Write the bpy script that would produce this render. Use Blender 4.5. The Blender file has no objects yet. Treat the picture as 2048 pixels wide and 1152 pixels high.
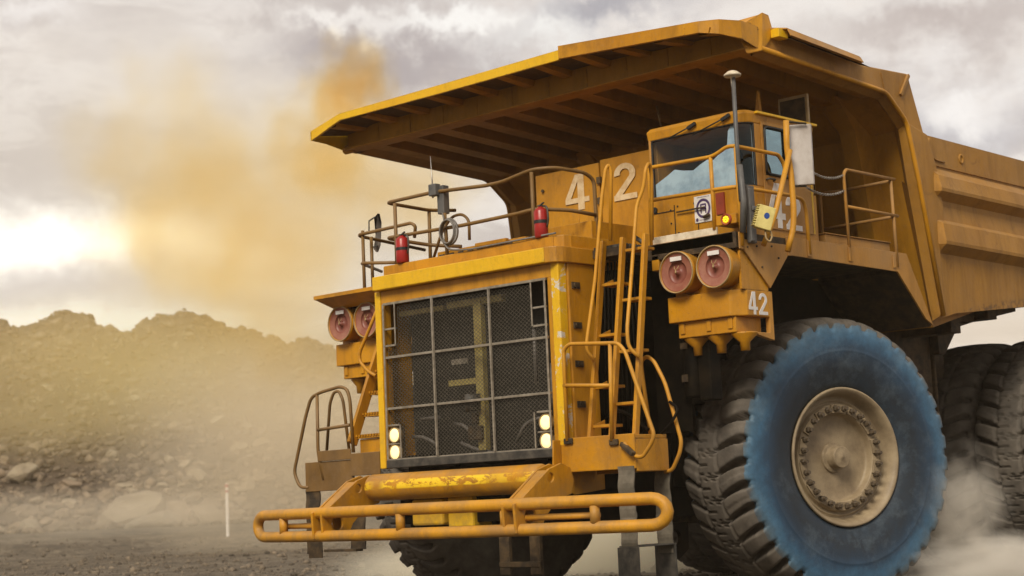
import bpy, bmesh, math, random
import numpy as np
from mathutils import Vector, Matrix, noise as mnoise
R = math.radians
random.seed(7)
scene = bpy.context.scene
COL = scene.collection

# ------------------------------------------------------------------ camera
CAM = Vector((13.8382, -14.1721, 1.3841))
FW = Vector((-0.67265578, 0.72976319, 0.12239235))
RT = Vector((0.73088478, 0.68107774, -0.04405171))
UP = Vector((0.11550603, -0.05982307, 0.99150369))
FOC = 3496.7265
cam_d = bpy.data.cameras.new('camera'); cam = bpy.data.objects.new('camera', cam_d); COL.objects.link(cam)
cam_d.sensor_width = 36; cam_d.lens = FOC*36/2048; cam_d.clip_end = 3000; cam_d.clip_start = .3
m = Matrix((( RT.x, UP.x, -FW.x, CAM.x), (RT.y, UP.y, -FW.y, CAM.y), (RT.z, UP.z, -FW.z, CAM.z), (0,0,0,1)))
cam.matrix_world = m
scene.camera = cam
cam_d.dof.use_dof = True; cam_d.dof.focus_distance = 19.0; cam_d.dof.aperture_fstop = 2.0

def P(u, v, **k):
    """survey point: where the sight line of a measured picture point meets the plane x=, y= or z="""
    d = FW*FOC + RT*(u-1024) + UP*(576-v)
    (a, val), = k.items(); i = 'xyz'.index(a)
    return CAM + d*((val-CAM[i])/d[i])

# ------------------------------------------------------------------ materials
def new_mat(name):
    mt = bpy.data.materials.new(name); mt.use_nodes = True
    nt = mt.node_tree; b = nt.nodes['Principled BSDF']
    return mt, nt, b
def N(nt, t, **k):
    n = nt.nodes.new(t)
    for a, v in k.items():
        if a in n.inputs.keys() if hasattr(n.inputs, 'keys') else False: n.inputs[a].default_value = v
        else: setattr(n, a, v)
    return n
def noise_fac(nt, scale, detail=4, rough=.6, lo=.4, hi=.6, stretch=None, coord='Object', dist=0):
    tc = N(nt, 'ShaderNodeTexCoord'); mp = N(nt, 'ShaderNodeMapping')
    nt.links.new(tc.outputs[coord], mp.inputs[0])
    if stretch: mp.inputs['Scale'].default_value = stretch
    n = N(nt, 'ShaderNodeTexNoise'); n.inputs['Scale'].default_value = scale; n.inputs['Detail'].default_value = detail
    n.inputs['Roughness'].default_value = rough; n.inputs['Distortion'].default_value = dist
    nt.links.new(mp.outputs[0], n.inputs['Vector'])
    r = N(nt, 'ShaderNodeMapRange'); r.inputs[1].default_value = lo; r.inputs[2].default_value = hi
    nt.links.new(n.outputs['Fac'], r.inputs[0])
    return r.outputs[0], n.outputs['Fac']
def mixc(nt, fac, a, b):
    mx = N(nt, 'ShaderNodeMix'); mx.data_type = 'RGBA'
    if isinstance(fac, (int, float)): mx.inputs[0].default_value = fac
    else: nt.links.new(fac, mx.inputs[0])
    for i, c in ((6, a), (7, b)):
        if isinstance(c, tuple): mx.inputs[i].default_value = (*c, 1)
        else: nt.links.new(c, mx.inputs[i])
    return mx.outputs[2]
def mul(nt, a, b, op='MULTIPLY'):
    n = N(nt, 'ShaderNodeMath'); n.operation = op
    for i, c in enumerate((a, b)):
        if isinstance(c, (int, float)): n.inputs[i].default_value = c
        else: nt.links.new(c, n.inputs[i])
    return n.outputs[0]
def bump(nt, b, h, s=.3, d=.01):
    bp = N(nt, 'ShaderNodeBump'); bp.inputs['Strength'].default_value = s; bp.inputs['Distance'].default_value = d
    nt.links.new(h, bp.inputs['Height']); nt.links.new(bp.outputs[0], b.inputs['Normal'])

DUST = (.30, .20, .11)
def paint(name, base, dark, dust=.35, rough=.42, grime=.55, chips=0.):
    mt, nt, b = new_mat(name)
    f1, raw1 = noise_fac(nt, 1.3, 5, .6, .38, .68)
    c = mixc(nt, mul(nt, f1, .5), base, dark)
    f2, raw2 = noise_fac(nt, 3.2, 9, .75, .47, .74, (1, 1, .20), dist=.4)       # runs of grime down the panels
    c = mixc(nt, mul(nt, f2, grime), c, (dark[0]*.35, dark[1]*.35, dark[2]*.4))
    f3, raw3 = noise_fac(nt, 19, 6, .7, .56, .74)
    c = mixc(nt, mul(nt, f3, .35), c, DUST)
    f5, raw5 = noise_fac(nt, 42, 3, .6, .70, .74)
    c = mixc(nt, mul(nt, f5, .7), c, (.05, .022, .008))                          # small stone chips down to primer
    bv = N(nt, 'ShaderNodeBevel'); bv.samples = 4; bv.inputs['Radius'].default_value = .022
    gn = N(nt, 'ShaderNodeNewGeometry'); dt = N(nt, 'ShaderNodeVectorMath'); dt.operation = 'DOT_PRODUCT'; nt.links.new(bv.outputs[0], dt.inputs[0]); nt.links.new(gn.outputs['Normal'], dt.inputs[1])
    ed = N(nt, 'ShaderNodeMapRange'); ed.inputs[1].default_value = .995; ed.inputs[2].default_value = .80; nt.links.new(dt.outputs['Value'], ed.inputs[0])
    fe, re_ = noise_fac(nt, 11, 5, .7, .46, .60)
    c = mixc(nt, mul(nt, mul(nt, ed.outputs[0], fe), .75), c, (.075, .035, .012))                # worn edges
    fs_, rs_ = noise_fac(nt, 1.9, 9, .78, .57, .70, (1, 1, .7), dist=.8)
    c = mixc(nt, mul(nt, fs_, .5), c, (dark[0]*.3, dark[1]*.28, dark[2]*.5+.004))               # oily smears
    if chips:
        f6, r6 = noise_fac(nt, 2.4, 8, .75, .545, .56, dist=.6)
        c = mixc(nt, mul(nt, f6, chips), c, (.62, .58, .50))
    g = N(nt, 'ShaderNodeNewGeometry'); s = N(nt, 'ShaderNodeSeparateXYZ'); nt.links.new(g.outputs['Normal'], s.inputs[0])
    up = N(nt, 'ShaderNodeMapRange'); up.inputs[1].default_value = .15; up.inputs[2].default_value = .9
    nt.links.new(s.outputs[2], up.inputs[0])
    f4, r4 = noise_fac(nt, 4, 5, .6, .3, .7)
    dd = mul(nt, mul(nt, up.outputs[0], .5), f4, 'MULTIPLY')
    fd, rd = noise_fac(nt, .9, 5, .6, .35, .75)
    dd = mul(nt, dd, mul(nt, fd, dust), 'ADD')
    c = mixc(nt, dd, c, DUST)
    sz_ = N(nt, 'ShaderNodeSeparateXYZ'); nt.links.new(gn.outputs['Position'], sz_.inputs[0])
    lw = N(nt, 'ShaderNodeMapRange'); lw.inputs[1].default_value = 2.6; lw.inputs[2].default_value = 1.0; nt.links.new(sz_.outputs[2], lw.inputs[0])
    fm, rm = noise_fac(nt, 2.7, 8, .72, .44, .62)
    c = mixc(nt, mul(nt, mul(nt, lw.outputs[0], fm), .55), c, (.20, .13, .07))                   # road mud thrown up low down
    nt.links.new(c, b.inputs['Base Color'])
    rr = mul(nt, mul(nt, raw2, .35), rough-.1, 'ADD'); nt.links.new(rr, b.inputs['Roughness'])
    b.inputs['Specular IOR Level'].default_value = .4
    bump(nt, b, mul(nt, raw1, mul(nt, raw3, .15), 'ADD'), .45, .045)
    return mt
M = {}
M['paint'] = paint('yellow_paint', (.58, .265, .003), (.36, .14, .003), .14, .38)
M['bright'] = paint('fresh_yellow_paint', (.78, .47, .006), (.70, .36, .006), .06, .38, .3)
M['bright_worn'] = paint('chipped_yellow_paint', (.78, .47, .006), (.70, .36, .006), .06, .38, .3, 1.)
M['dusty'] = paint('dusty_yellow_paint', (.52, .25, .035), (.37, .165, .022), .62, .55)
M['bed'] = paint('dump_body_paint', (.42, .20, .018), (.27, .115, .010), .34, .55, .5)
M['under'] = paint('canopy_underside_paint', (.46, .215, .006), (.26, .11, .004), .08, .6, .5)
M['shade_sheet'] = paint('shade_dark_canopy_sheet', (.075, .030, .003), (.03, .013, .002), .08, .7, .6)  # deep shade between the canopy ribs, put into the sheet's colour
M['rail'] = paint('handrail_paint', (.64, .30, .008), (.44, .185, .006), .2, .45, .4)
M['railb'] = paint('worn_brown_silhouette_rail', (.20, .105, .02), (.09, .045, .012), .35, .42, .5)  # worn brown, darkened further to stand as a silhouette against the sky
def simple(name, c1, c2, rough=.6, scale=6, metal=0, bs=.3, lo=.4, hi=.65):
    mt, nt, b = new_mat(name)
    f, raw = noise_fac(nt, scale, 7, .65, lo, hi)
    nt.links.new(mixc(nt, f, c1, c2), b.inputs['Base Color'])
    b.inputs['Roughness'].default_value = rough; b.inputs['Metallic'].default_value = metal
    bump(nt, b, raw, bs, .01)
    return mt
M['black'] = simple('greasy_black_steel', (.003, .0025, .002), (.014, .010, .006), .6, 5)
M['black'].node_tree.nodes['Principled BSDF'].inputs['Specular IOR Level'].default_value = .08
M['rusty'] = simple('dusty_chassis_steel', (.022, .013, .005), (.10, .062, .026), .75, 7)
M['dark'] = simple('dark_grey_steel', (.03, .028, .025), (.09, .08, .065), .45, 9)
M['wire'] = simple('grille_wire', (.10, .09, .07), (.20, .175, .135), .4, 30, .6)
M['frame'] = simple('grille_frame_steel', (.34, .30, .24), (.20, .17, .13), .4, 14, .3)
M['rubber_strap'] = simple('grey_rubber', (.10, .088, .066), (.17, .145, .11), .8, 8)
M['rubber'] = simple('worn_tread_rubber', (.065, .056, .047), (.155, .133, .108), .78, 3.5, bs=.5, lo=.35, hi=.7)
M['rim'] = simple('dusty_tan_rim', (.34, .265, .165), (.19, .14, .085), .55, 2.5)
M['rimd'] = simple('dirty_tan_rim', (.20, .15, .09), (.31, .24, .15), .65, 8)
M['nut'] = simple('dark_wheel_nut', (.045, .033, .02), (.11, .08, .05), .5, 20)
M['cover'] = simple('red_brown_cover', (.26, .085, .055), (.34, .15, .10), .42, 6)
M['coverd'] = simple('red_brown_cover_centre', (.19, .05, .035), (.26, .09, .06), .45, 6)
M['tan'] = simple('tan_ring', (.42, .30, .14), (.3, .2, .09), .5, 12)
M['white'] = simple('faded_white_paint', (.72, .64, .50), (.50, .42, .30), .55, 9)
M['cream'] = simple('cream_number_paint', (.74, .58, .36), (.58, .40, .20), .55, 12)
M['signwhite'] = simple('sticker_white', (.78, .76, .74), (.66, .62, .58), .4, 9)
M['purple'] = simple('sticker_purple', (.06, .035, .12), (.10, .06, .16), .4, 9)
M['mirror_back'] = simple('mirror_back_panel', (.60, .56, .53), (.42, .37, .33), .5, 3)
M['red'] = simple('red_extinguisher_paint', (.36, .012, .008), (.24, .01, .008), .32, 6)
M['redplate'] = simple('faded_red_plate', (.33, .05, .02), (.22, .035, .02), .5, 9)
M['box_grey'] = simple('grey_plastic_box', (.075, .075, .075), (.12, .115, .11), .5, 7)
M['cable'] = simple('grey_cable', (.13, .12, .11), (.2, .18, .16), .5, 20)
M['creambox'] = simple('cream_plastic', (.70, .60, .22), (.56, .46, .15), .45, 9)
M['blue'] = simple('blue_emblem', (.01, .05, .25), (.02, .08, .3), .4, 9)
M['seal'] = simple('black_window_seal', (.008, .008, .008), (.02, .02, .02), .5, 9)
M['strawpost'] = simple('pale_yellow_strut', (.42, .34, .11), (.30, .22, .07), .6, 6)
M['core'] = simple('radiator_core', (.008, .007, .005), (.022, .018, .012), .7, 40)
M['interior'] = simple('cab_interior', (.02, .018, .014), (.045, .037, .025), .8, 4)
M['steel'] = simple('bare_steel', (.45, .42, .38), (.28, .25, .22), .35, 15, .7)
def lamp_mat(name, col, s):
    mt, nt, b = new_mat(name); b.inputs['Base Color'].default_value = (*col, 1)
    b.inputs['Emission Color'].default_value = (*col, 1); b.inputs['Emission Strength'].default_value = s
    return mt
M['lamp'] = lamp_mat('headlamp_light', (1, .80, .36), 1.15)
M['amber'] = lamp_mat('amber_led', (1, .72, .02), .9)
def glass_mat(name, tint, refl, fac, rough=.02):
    mt = bpy.data.materials.new(name); mt.use_nodes = True; nt = mt.node_tree; nt.nodes.clear()
    out = N(nt, 'ShaderNodeOutputMaterial'); g = N(nt, 'ShaderNodeBsdfGlossy'); t = N(nt, 'ShaderNodeBsdfTransparent'); mx = N(nt, 'ShaderNodeMixShader')
    g.inputs['Color'].default_value = (*refl, 1); g.inputs['Roughness'].default_value = rough; t.inputs[0].default_value = (*tint, 1)
    mx.inputs[0].default_value = fac
    nt.links.new(t.outputs[0], mx.inputs[1]); nt.links.new(g.outputs[0], mx.inputs[2]); nt.links.new(mx.outputs[0], out.inputs[0])
    f, raw = noise_fac(nt, 1.6, 3, .5)
    bp = N(nt, 'ShaderNodeBump'); bp.inputs['Strength'].default_value = .12; bp.inputs['Distance'].default_value = .05
    nt.links.new(raw, bp.inputs['Height']); nt.links.new(bp.outputs[0], g.inputs['Normal'])
    return mt
M['glass'] = glass_mat('tinted_glass', (.80, .83, .84), (.62, .84, .92), .045)
M['sky_panel'] = simple('pale_blue_sky_reflection', (.58, .74, .86), (.34, .47, .60), .6, 5)  # colour of sky reflected in the windscreen
M['glass_side'] = glass_mat('side_window_glass', (.25, .30, .28), (.42, .62, .70), .62)
M['mirror'] = glass_mat('mirror_glass', (.02, .02, .02), (.8, .8, .8), .9)

def sidewall_mat():
    """worn rubber sidewall with a blue paint coat: pale steel blue near the tread, navy near the rim"""
    mt, nt, b = new_mat('blue_sidewall_rubber')
    tc = N(nt, 'ShaderNodeTexCoord'); s = N(nt, 'ShaderNodeSeparateXYZ'); nt.links.new(tc.outputs['Object'], s.inputs[0])
    r = mul(nt, mul(nt, mul(nt, s.outputs[1], s.outputs[1]), mul(nt, s.outputs[2], s.outputs[2]), 'ADD'), .5, 'POWER')
    f, raw = noise_fac(nt, 1.7, 7, .65, .3, .7, dist=.5)
    f2, raw2 = noise_fac(nt, 7, 8, .75, .35, .7)
    rn = mul(nt, r, mul(nt, mul(nt, raw, .5, 'SUBTRACT'), .40), 'ADD')
    cr = N(nt, 'ShaderNodeValToRGB'); mr = N(nt, 'ShaderNodeMapRange'); mr.inputs[1].default_value = .78; mr.inputs[2].default_value = 1.62
    nt.links.new(rn, mr.inputs[0]); nt.links.new(mr.outputs[0], cr.inputs[0])
    e = cr.color_ramp.elements; e[0].position = 0; e[0].color = (.012, .022, .035, 1); e[1].position = 1; e[1].color = (.075, .064, .052, 1)
    for p, c in ((.26, (.010, .016, .024)), (.40, (.012, .028, .052)), (.54, (.020, .058, .112)), (.66, (.042, .125, .225)), (.78, (.070, .165, .265)), (.85, (.085, .14, .185)), (.91, (.095, .085, .072))):
        x = e.new(p); x.color = (*c, 1)
    c = mixc(nt, mul(nt, f2, .6), cr.outputs[0], (.012, .030, .055))
    f3, raw3 = noise_fac(nt, 2.6, 8, .75, .5, .75)
    c = mixc(nt, mul(nt, f3, .35), c, (.16, .22, .27))
    nt.links.new(c, b.inputs['Base Color']); b.inputs['Roughness'].default_value = .62
    bump(nt, b, raw2, .35, .012)
    return mt
M['sidewall'] = sidewall_mat()

# ------------------------------------------------------------------ mesh builder
class MB:
    def __init__(s): s.v = []; s.f = []; s.sm = []
    def add(s, vs, fs, smooth=False):
        o = len(s.v); s.v += [tuple(v) for v in vs]; s.f += [tuple(i+o for i in f) for f in fs]; s.sm += [smooth]*len(fs)
        return s
    def box(s, x0, x1, y0, y1, z0, z1, M4=None):
        vs = [Vector((x, y, z)) for z in (z0, z1) for x, y in ((x0, y0), (x1, y0), (x1, y1), (x0, y1))]
        if M4: vs = [M4 @ v for v in vs]
        return s.add(vs, [(3,2,1,0), (4,5,6,7), (0,1,5,4), (1,2,6,5), (2,3,7,6), (3,0,4,7)])
    def prism(s, pts, off):
        """planar polygon (3-D points) swept by vector off"""
        n = len(pts); off = Vector(off); a = [Vector(p) for p in pts]
        nrm = Vector((0,0,0))
        for i in range(n): nrm += a[i].cross(a[(i+1) % n])
        if nrm.dot(off) > 0: a.reverse()
        vs = a + [p+off for p in a]
        fs = [tuple(range(n)), tuple(range(2*n-1, n-1, -1))] + [(i, n+i, n+(i+1) % n, (i+1) % n)[::-1][::-1] for i in range(n)]
        fs = [fs[0], fs[1]] + [((i+1) % n, i, n+i, n+(i+1) % n) for i in range(n)]
        return s.add(vs, fs)
    def bar(s, a, b, w, h, up=(0, 0, 1)):
        a, b = Vector(a), Vector(b); d = (b-a).normalized(); u = Vector(up); sd = d.cross(u)
        if sd.length < 1e-4: sd = d.cross(Vector((0, 1, 0)))
        sd.normalize(); u = sd.cross(d)
        q = [a+sd*w/2*i+u*h/2*j for i, j in ((-1,-1),(1,-1),(1,1),(-1,1))]
        vs = q+[p+(b-a) for p in q]
        return s.add(vs, [(0,1,2,3), (7,6,5,4), (1,0,4,5), (2,1,5,6), (3,2,6,7), (0,3,7,4)])
    def tube(s, pts, r, fil=.09, seg=8, closed=False, cap=True, r2=None):
        pts = [Vector(p) for p in pts]
        if fil and len(pts) > 2:
            out = [] if closed else [pts[0]]
            rng = range(len(pts)) if closed else range(1, len(pts)-1)
            for i in rng:
                p0, p1, p2 = pts[i-1], pts[i], pts[(i+1) % len(pts)]
                a, b = p0-p1, p2-p1
                if a.length < 1e-6 or b.length < 1e-6: continue
                fl = min(fil, a.length*.45, b.length*.45)
                if a.normalized().dot(b.normalized()) < -.995: out.append(p1); continue
                A, B = p1+a.normalized()*fl, p1+b.normalized()*fl
                for k in range(6):
                    t = k/5; out.append(A*(1-t)**2 + p1*2*t*(1-t) + B*t*t)
            if not closed: out.append(pts[-1])
            pts = out
        n = len(pts); vs = []; prev = None
        for i, p in enumerate(pts):
            if closed: t = pts[(i+1) % n]-pts[i-1]
            else: t = pts[min(i+1, n-1)]-pts[max(i-1, 0)]
            t.normalize()
            if prev is None:
                prev = t.cross(Vector((0, 0, 1)))
                if prev.length < .05: prev = t.cross(Vector((1, 0, 0)))
            prev = (prev - t*prev.dot(t)).normalized(); q = t.cross(prev)
            rr = r if r2 is None else r+(r2-r)*i/(n-1)
            vs += [p + (prev*math.cos(2*math.pi*k/seg)+q*math.sin(2*math.pi*k/seg))*rr for k in range(seg)]
        fs = []
        for i in range(n if closed else n-1):
            j = (i+1) % n
            fs += [(i*seg+k, i*seg+(k+1) % seg, j*seg+(k+1) % seg, j*seg+k) for k in range(seg)]
        s.add(vs, fs, True)
        if cap and not closed:
            o = len(s.v)-len(vs)
            s.f += [tuple(o+k for k in range(seg-1, -1, -1)), tuple(o+(n-1)*seg+k for k in range(seg))]; s.sm += [False]*2
        return s
    def lathe(s, prof, org, axis, seg=32, smooth=True):
        """prof: (distance along axis, radius)"""
        ax = Vector(axis).normalized(); a = ax.cross(Vector((0, 0, 1)))
        if a.length < .1: a = ax.cross(Vector((1, 0, 0)))
        a.normalize(); b = ax.cross(a); org = Vector(org); vs = []
        for d, r in prof:
            vs += [org+ax*d+(a*math.cos(2*math.pi*k/seg)+b*math.sin(2*math.pi*k/seg))*max(r, 1e-4) for k in range(seg)]
        fs = [(i*seg+k, i*seg+(k+1) % seg, (i+1)*seg+(k+1) % seg, (i+1)*seg+k) for i in range(len(prof)-1) for k in range(seg)]
        return s.add(vs, fs, smooth)
    def build(s, name, mat, parent=None, bevel=0, seg=2):
        me = bpy.data.meshes.new(name); me.from_pydata(s.v, [], s.f); me.validate()
        me.polygons.foreach_set('use_smooth', (s.sm + [False]*len(me.polygons))[:len(me.polygons)])
        bm = bmesh.new(); bm.from_mesh(me)
        bmesh.ops.recalc_face_normals(bm, faces=bm.faces); bm.to_mesh(me); bm.free()
        me.materials.append(M[mat] if isinstance(mat, str) else mat)
        o = bpy.data.objects.new(name, me); COL.objects.link(o)
        if parent: o.parent = parent
        if bevel:
            b = o.modifiers.new('bevel', 'BEVEL'); b.width = bevel; b.segments = seg; b.limit_method = 'ANGLE'; b.angle_limit = R(35)
            b.harden_normals = False
        return o
def build_each(mb, name, mat, parent=None, bevel=0, seg=2):
    """one object per connected piece"""
    par = list(range(len(mb.v)))
    def find(i):
        while par[i] != i: par[i] = par[par[i]]; i = par[i]
        return i
    for f in mb.f:
        a = find(f[0])
        for i in f[1:]: par[find(i)] = a
    grp = {}
    for k, f in enumerate(mb.f): grp.setdefault(find(f[0]), []).append(k)
    out = []
    for ks in grp.values():
        ids = sorted({i for k in ks for i in mb.f[k]}); mp = {j: n for n, j in enumerate(ids)}
        m2 = MB(); m2.v = [mb.v[i] for i in ids]; m2.f = [tuple(mp[i] for i in mb.f[k]) for k in ks]; m2.sm = [mb.sm[k] for k in ks]
        out.append(m2.build(name, mat, parent, bevel, seg))
    return out
def tag(o, label=None, cat=None, group=None, kind=None):
    for k, v in (('label', label), ('category', cat), ('group', group), ('kind', kind)):
        if v: o[k] = v
    return o
def empty(name, loc=(0, 0, 0), rz=0, parent=None):
    o = bpy.data.objects.new(name, None); o.location = loc; o.rotation_euler.z = rz; o.empty_display_size = .3
    COL.objects.link(o); o.parent = parent; return o
GZ = .125     # ground level

# ------------------------------------------------------------------ the truck
truck = empty('haul_truck')
tag(truck, 'huge yellow mining dump truck number 42 driving in dust with a blue front tyre', 'dump truck')
T = truck
MIR = lambda pts: [Vector((-p[0], p[1], p[2])) for p in pts]

# -------- wheels
def tyre_mesh():
    NL = 38; NA = NL*16; Ro = 1.62; Ri = .775; hw = .56
    # profile: list (x, r, s) s = signed position across the tread (None on sidewall)
    half = []
    for i in range(22):                        # tread, centre -> shoulder
        s = i/21; x = s*(hw-.06); r = Ro - .045*s**2 - (.03*max(0, (s-.8)/.2)**2); half.append((x, r, s))
    for x, r in ((.530, 1.515), (.548, 1.46), (.560, 1.40), (.566, 1.33), (.570, 1.24), (.570, 1.21), (.574, 1.20), (.571, 1.19), (.567, 1.12), (.558, 1.06), (.545, 1.0), (.528, .94), (.505, .88), (.48, .82), (.44, .775), (.38, .77)):
        half.append((x, r, 1 + (1.56-r)))
    prof = [(-x, r, -s) for x, r, s in half[::-1]][:-1] + half
    Pn = len(prof)
    px = np.array([p[0] for p in prof]); pr = np.array([p[1] for p in prof]); ps = np.array([p[2] for p in prof])
    ang = np.arange(NA)/NA*2*np.pi
    S, A = np.meshgrid(ps, ang)
    X = np.repeat(px[None, :], NA, 0); Rr = np.repeat(pr[None, :], NA, 0)
    lug = A*NL/(2*np.pi)
    a = np.abs(S)
    # shoulder grooves: curved, wide at the shoulder, ending about a third of the way in; the two sides are offset by half a lug
    ph = lug + np.where(S > 0, 0., .5) + .55*np.clip((a-.32)/.68, 0, 1.2)**.7
    d = np.abs((ph % 1)-.5)
    w = np.interp(a, [.30, .36, .6, .85, 1.0, 1.04, 1.12], [.02, .09, .12, .15, .20, .20, 0])
    g = np.clip((w-d)/.04, 0, 1); g = g*g*(3-2*g)
    dep = np.interp(a, [.3, .5, 1.0, 1.05, 1.10], [.10, .15, .14, .06, 0])
    # fine zigzag cuts in the centre and along the rib edges
    z1 = np.abs(((lug+.12*np.sign(np.sin(S*24))) % 1)-.5); g2 = np.clip((.05-z1)/.03, 0, 1)*(a < .34)
    z2 = np.clip((.035-np.abs(a-.345-.012*np.sin(lug*2*np.pi)))/.02, 0, 1)
    Rr = Rr - g*dep - np.maximum(g2, z2*.8)*.045*(a < 1)
    X = X - np.sign(X)*g*np.where((a > .97) & (a < 1.1), .045, 0)
    rng = np.random.default_rng(3)
    lr = rng.normal(0, .004, NL); Rr = Rr - .018*(1-g)*np.clip((d-w)/.3 < .12, 0, 1)*(a > .36)*(a < 1.03)*np.clip(1-(d-w)/.06, 0, 1)
    Rr = Rr + lr[(np.floor(ph) % NL).astype(int)]*(a < 1.05)*(a > .34)
    V = np.stack([X, Rr*np.cos(A), Rr*np.sin(A)], -1).reshape(-1, 3)
    i = np.arange(NA)[:, None]; j = np.arange(Pn-1)[None, :]; i2 = (i+1) % NA
    F = np.stack([i*Pn+j, i*Pn+j+1, i2*Pn+j+1, i2*Pn+j], -1).reshape(-1, 4)
    me = bpy.data.meshes.new('tyre'); me.vertices.add(len(V)); me.vertices.foreach_set('co', V.ravel())
    me.loops.add(F.size); me.loops.foreach_set('vertex_index', F.ravel())
    me.polygons.add(len(F)); me.polygons.foreach_set('loop_start', np.arange(len(F))*4)
    side = (np.minimum(np.abs(ps[:-1]), np.abs(ps[1:])) > 1.0)
    mi = np.repeat(side[None, :].astype(np.int32), NA, 0).ravel()
    me.materials.append(M['rubber']); me.materials.append(M['sidewall'])
    me.polygons.foreach_set('material_index', mi); me.polygons.foreach_set('use_smooth', np.ones(len(F), bool))
    me.update(calc_edges=True); me.validate()
    return me
TYRE = tyre_mesh()
TYRE_PLAIN = TYRE.copy(); TYRE_PLAIN.materials.clear(); TYRE_PLAIN.materials.append(M['rubber']); TYRE_PLAIN.materials.append(M['rubber'])

rim_b = MB().lathe([(.30, .70), (.44, .76), (.475, .792), (.495, .785), (.495, .765), (.46, .735), (.40, .715), (.33, .70), (.30, .675), (.33, .66), (.335, .645), (.31, .635), (.31, .618), (.315, .612), (.355, .608), (.362, .604), (.364, .595), (.364, .512), (.360, .504), (.35, .500), (.29, .494), (.268, .485), (.262, .47), (.255, .40), (.25, .30), (.255, .17)], (0, 0, 0), (1, 0, 0), 64)
hub_b = MB().lathe([(.17, .175), (.205, .172), (.208, .168), (.210, .145), (.212, .128), (.22, .125), (.33, .125), (.338, .122), (.340, .116), (.3405, .108), (.3405, .02), (.345, .015), (.345, .001)], (.075, 0, 0), (1, 0, 0), 40)
clamp_b = MB()
for k in range(14):
    t0 = 2*math.pi*(k+.5)/14
    for t in (t0-.10, t0, t0+.10):
        c = Vector((.366, .555*math.cos(t), .555*math.sin(t)))
        Mx = Matrix.Translation(c) @ Matrix.Rotation(t, 4, 'X')
        clamp_b.box(-.004, .022, -.05, .045, -.030, .030, Mx)
nut_b = MB().lathe([(0, .036), (.05, .036), (.055, .026), (.09, .022), (.09, .0005)], (0, 0, 0), (1, 0, 0), 6, False)
for k in range(1):
    pass
back_b = MB().lathe([(-.46, .77), (-.46, .3), (-.30, .28), (.16, .28)], (0, 0, 0), (1, 0, 0), 32)
rim0 = hub0 = None; nutmesh = None
def wheel(x, y, steer, side, front_detail, tyre=TYRE):
    global rim0, hub0, nutmesh
    w = empty('wheel', (x, y, GZ+1.62), steer if side > 0 else steer+math.pi, T)
    t = bpy.data.objects.new('tyre', tyre); COL.objects.link(t); t.parent = w
    if rim0 is None:
        rim0 = rim_b.build('rim', 'rim', w); hub0 = hub_b.build('hub', 'rimd', w); cl = clamp_b.build('rim_clamp_ring', 'rimd', w, .004)
        back_b.build('wheel_drum', 'black', w)
        for k in range(28):
            if k == 0: o = nut_b.build('wheel_nut', 'nut', w); nutmesh = o.data
            else: o = bpy.data.objects.new('wheel_nut', nutmesh); COL.objects.link(o); o.parent = w
            a = 2*math.pi*(k+.3)/28; o.location = (.37, .555*math.cos(a), .555*math.sin(a)); o.rotation_euler.x = a
    else:
        for src, nm in ((rim0, 'rim'), (hub0, 'hub')):
            o = bpy.data.objects.new(nm, src.data); COL.objects.link(o); o.parent = w
        back_b.build('wheel_drum', 'black', w)
    t.rotation_euler.x = x*3.1
    return w
ST = R(-16)
wheel(2.62, 3.075, ST, 1, True)
wheel(-2.62, 3.075, ST, -1, False, TYRE_PLAIN)
for x, sd in ((2.86, 1), (1.70, 1), (-2.86, -1), (-1.70, -1)): wheel(x, 8.85, 0, sd, False, TYRE_PLAIN)

# -------- hood / radiator shroud
W = 1.36
b = MB()
# front frame around the grille opening: header, left and right posts, in the y=0 plane
b.box(-W, W, 0.0, .10, 3.815, 3.965)
b.box(-W, -1.30, 0.0, .10, 1.90, 3.815); b.box(1.30, W, 0, .10, 1.90, 3.815)
b.build('grille_surround', 'paint', T, .006)
b = MB(); b.box(-1.46, -W-.003, -.012, .12, 1.86, 3.965)
b.build('corner_strip', 'bright', T, .01)
b = MB(); b.box(W+.003, 1.475, -.012, .12, 1.98, 3.965)
b.build('corner_strip', 'bright_worn', T, .01)
b = MB(); b.box(1.455, 1.50, .123, .56, 1.98, 3.965); b.box(-1.50, -1.44, .123, .56, 1.98, 3.965)
b.box(-1.45, 1.45, .50, .56, 1.98, 2.05)
build_each(b, 'hood_side', 'paint', T, .012)
b = MB()
for z in (3.72, 3.28, 2.86, 2.42):
    b.lathe([(0, .03), (.03, .03), (.03, .0)], (1.50, .22, z), (1, 0, 0), 8, False); b.box(1.50, 1.512, .17, .30, z-.035, z+.035)
build_each(b, 'hood_latch', 'rusty', T)
b = MB(); pts = [(-1.36, -.10), (1.36, -.10), (1.36, .9), (-1.36, .9)]
b.box(-1.40, 1.355, -.10, .012, 3.968, 4.135)
b.build('top_band', 'bright', T, .012)
b = MB(); arc = [(1.358, -.10, 3.962)] + [(1.358+.17*math.sin(t), .07-.17*math.cos(t), 3.962) for t in (R(25), R(50), R(75), R(90))] + [(1.528, 1.1, 3.962), (1.358, 1.1, 3.962)]
b.prism(arc, (0, 0, .175)); b.box(-1.46, 1.357, .013, 1.1, 3.97, 4.13)
b.build('hood_top', 'paint', T, .01)
b = MB(); b.box(-1.44, 1.30, .13, .20, 4.131, 4.29); b.prism([(1.301, .13, 4.139), (1.42, .17, 4.139), (1.45, .26, 4.139), (1.45, 1.0, 4.139), (1.38, 1.0, 4.139), (1.38, .28, 4.139), (1.301, .2, 4.139)], (0, 0, .15))
b.build('hood_sill', 'paint', T, .012)
b = MB(); b.box(-1.30, 1.32, -.06, .12, 1.86, 1.955)
b.build('lower_grille_rail', 'dark', T, .008)
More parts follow.
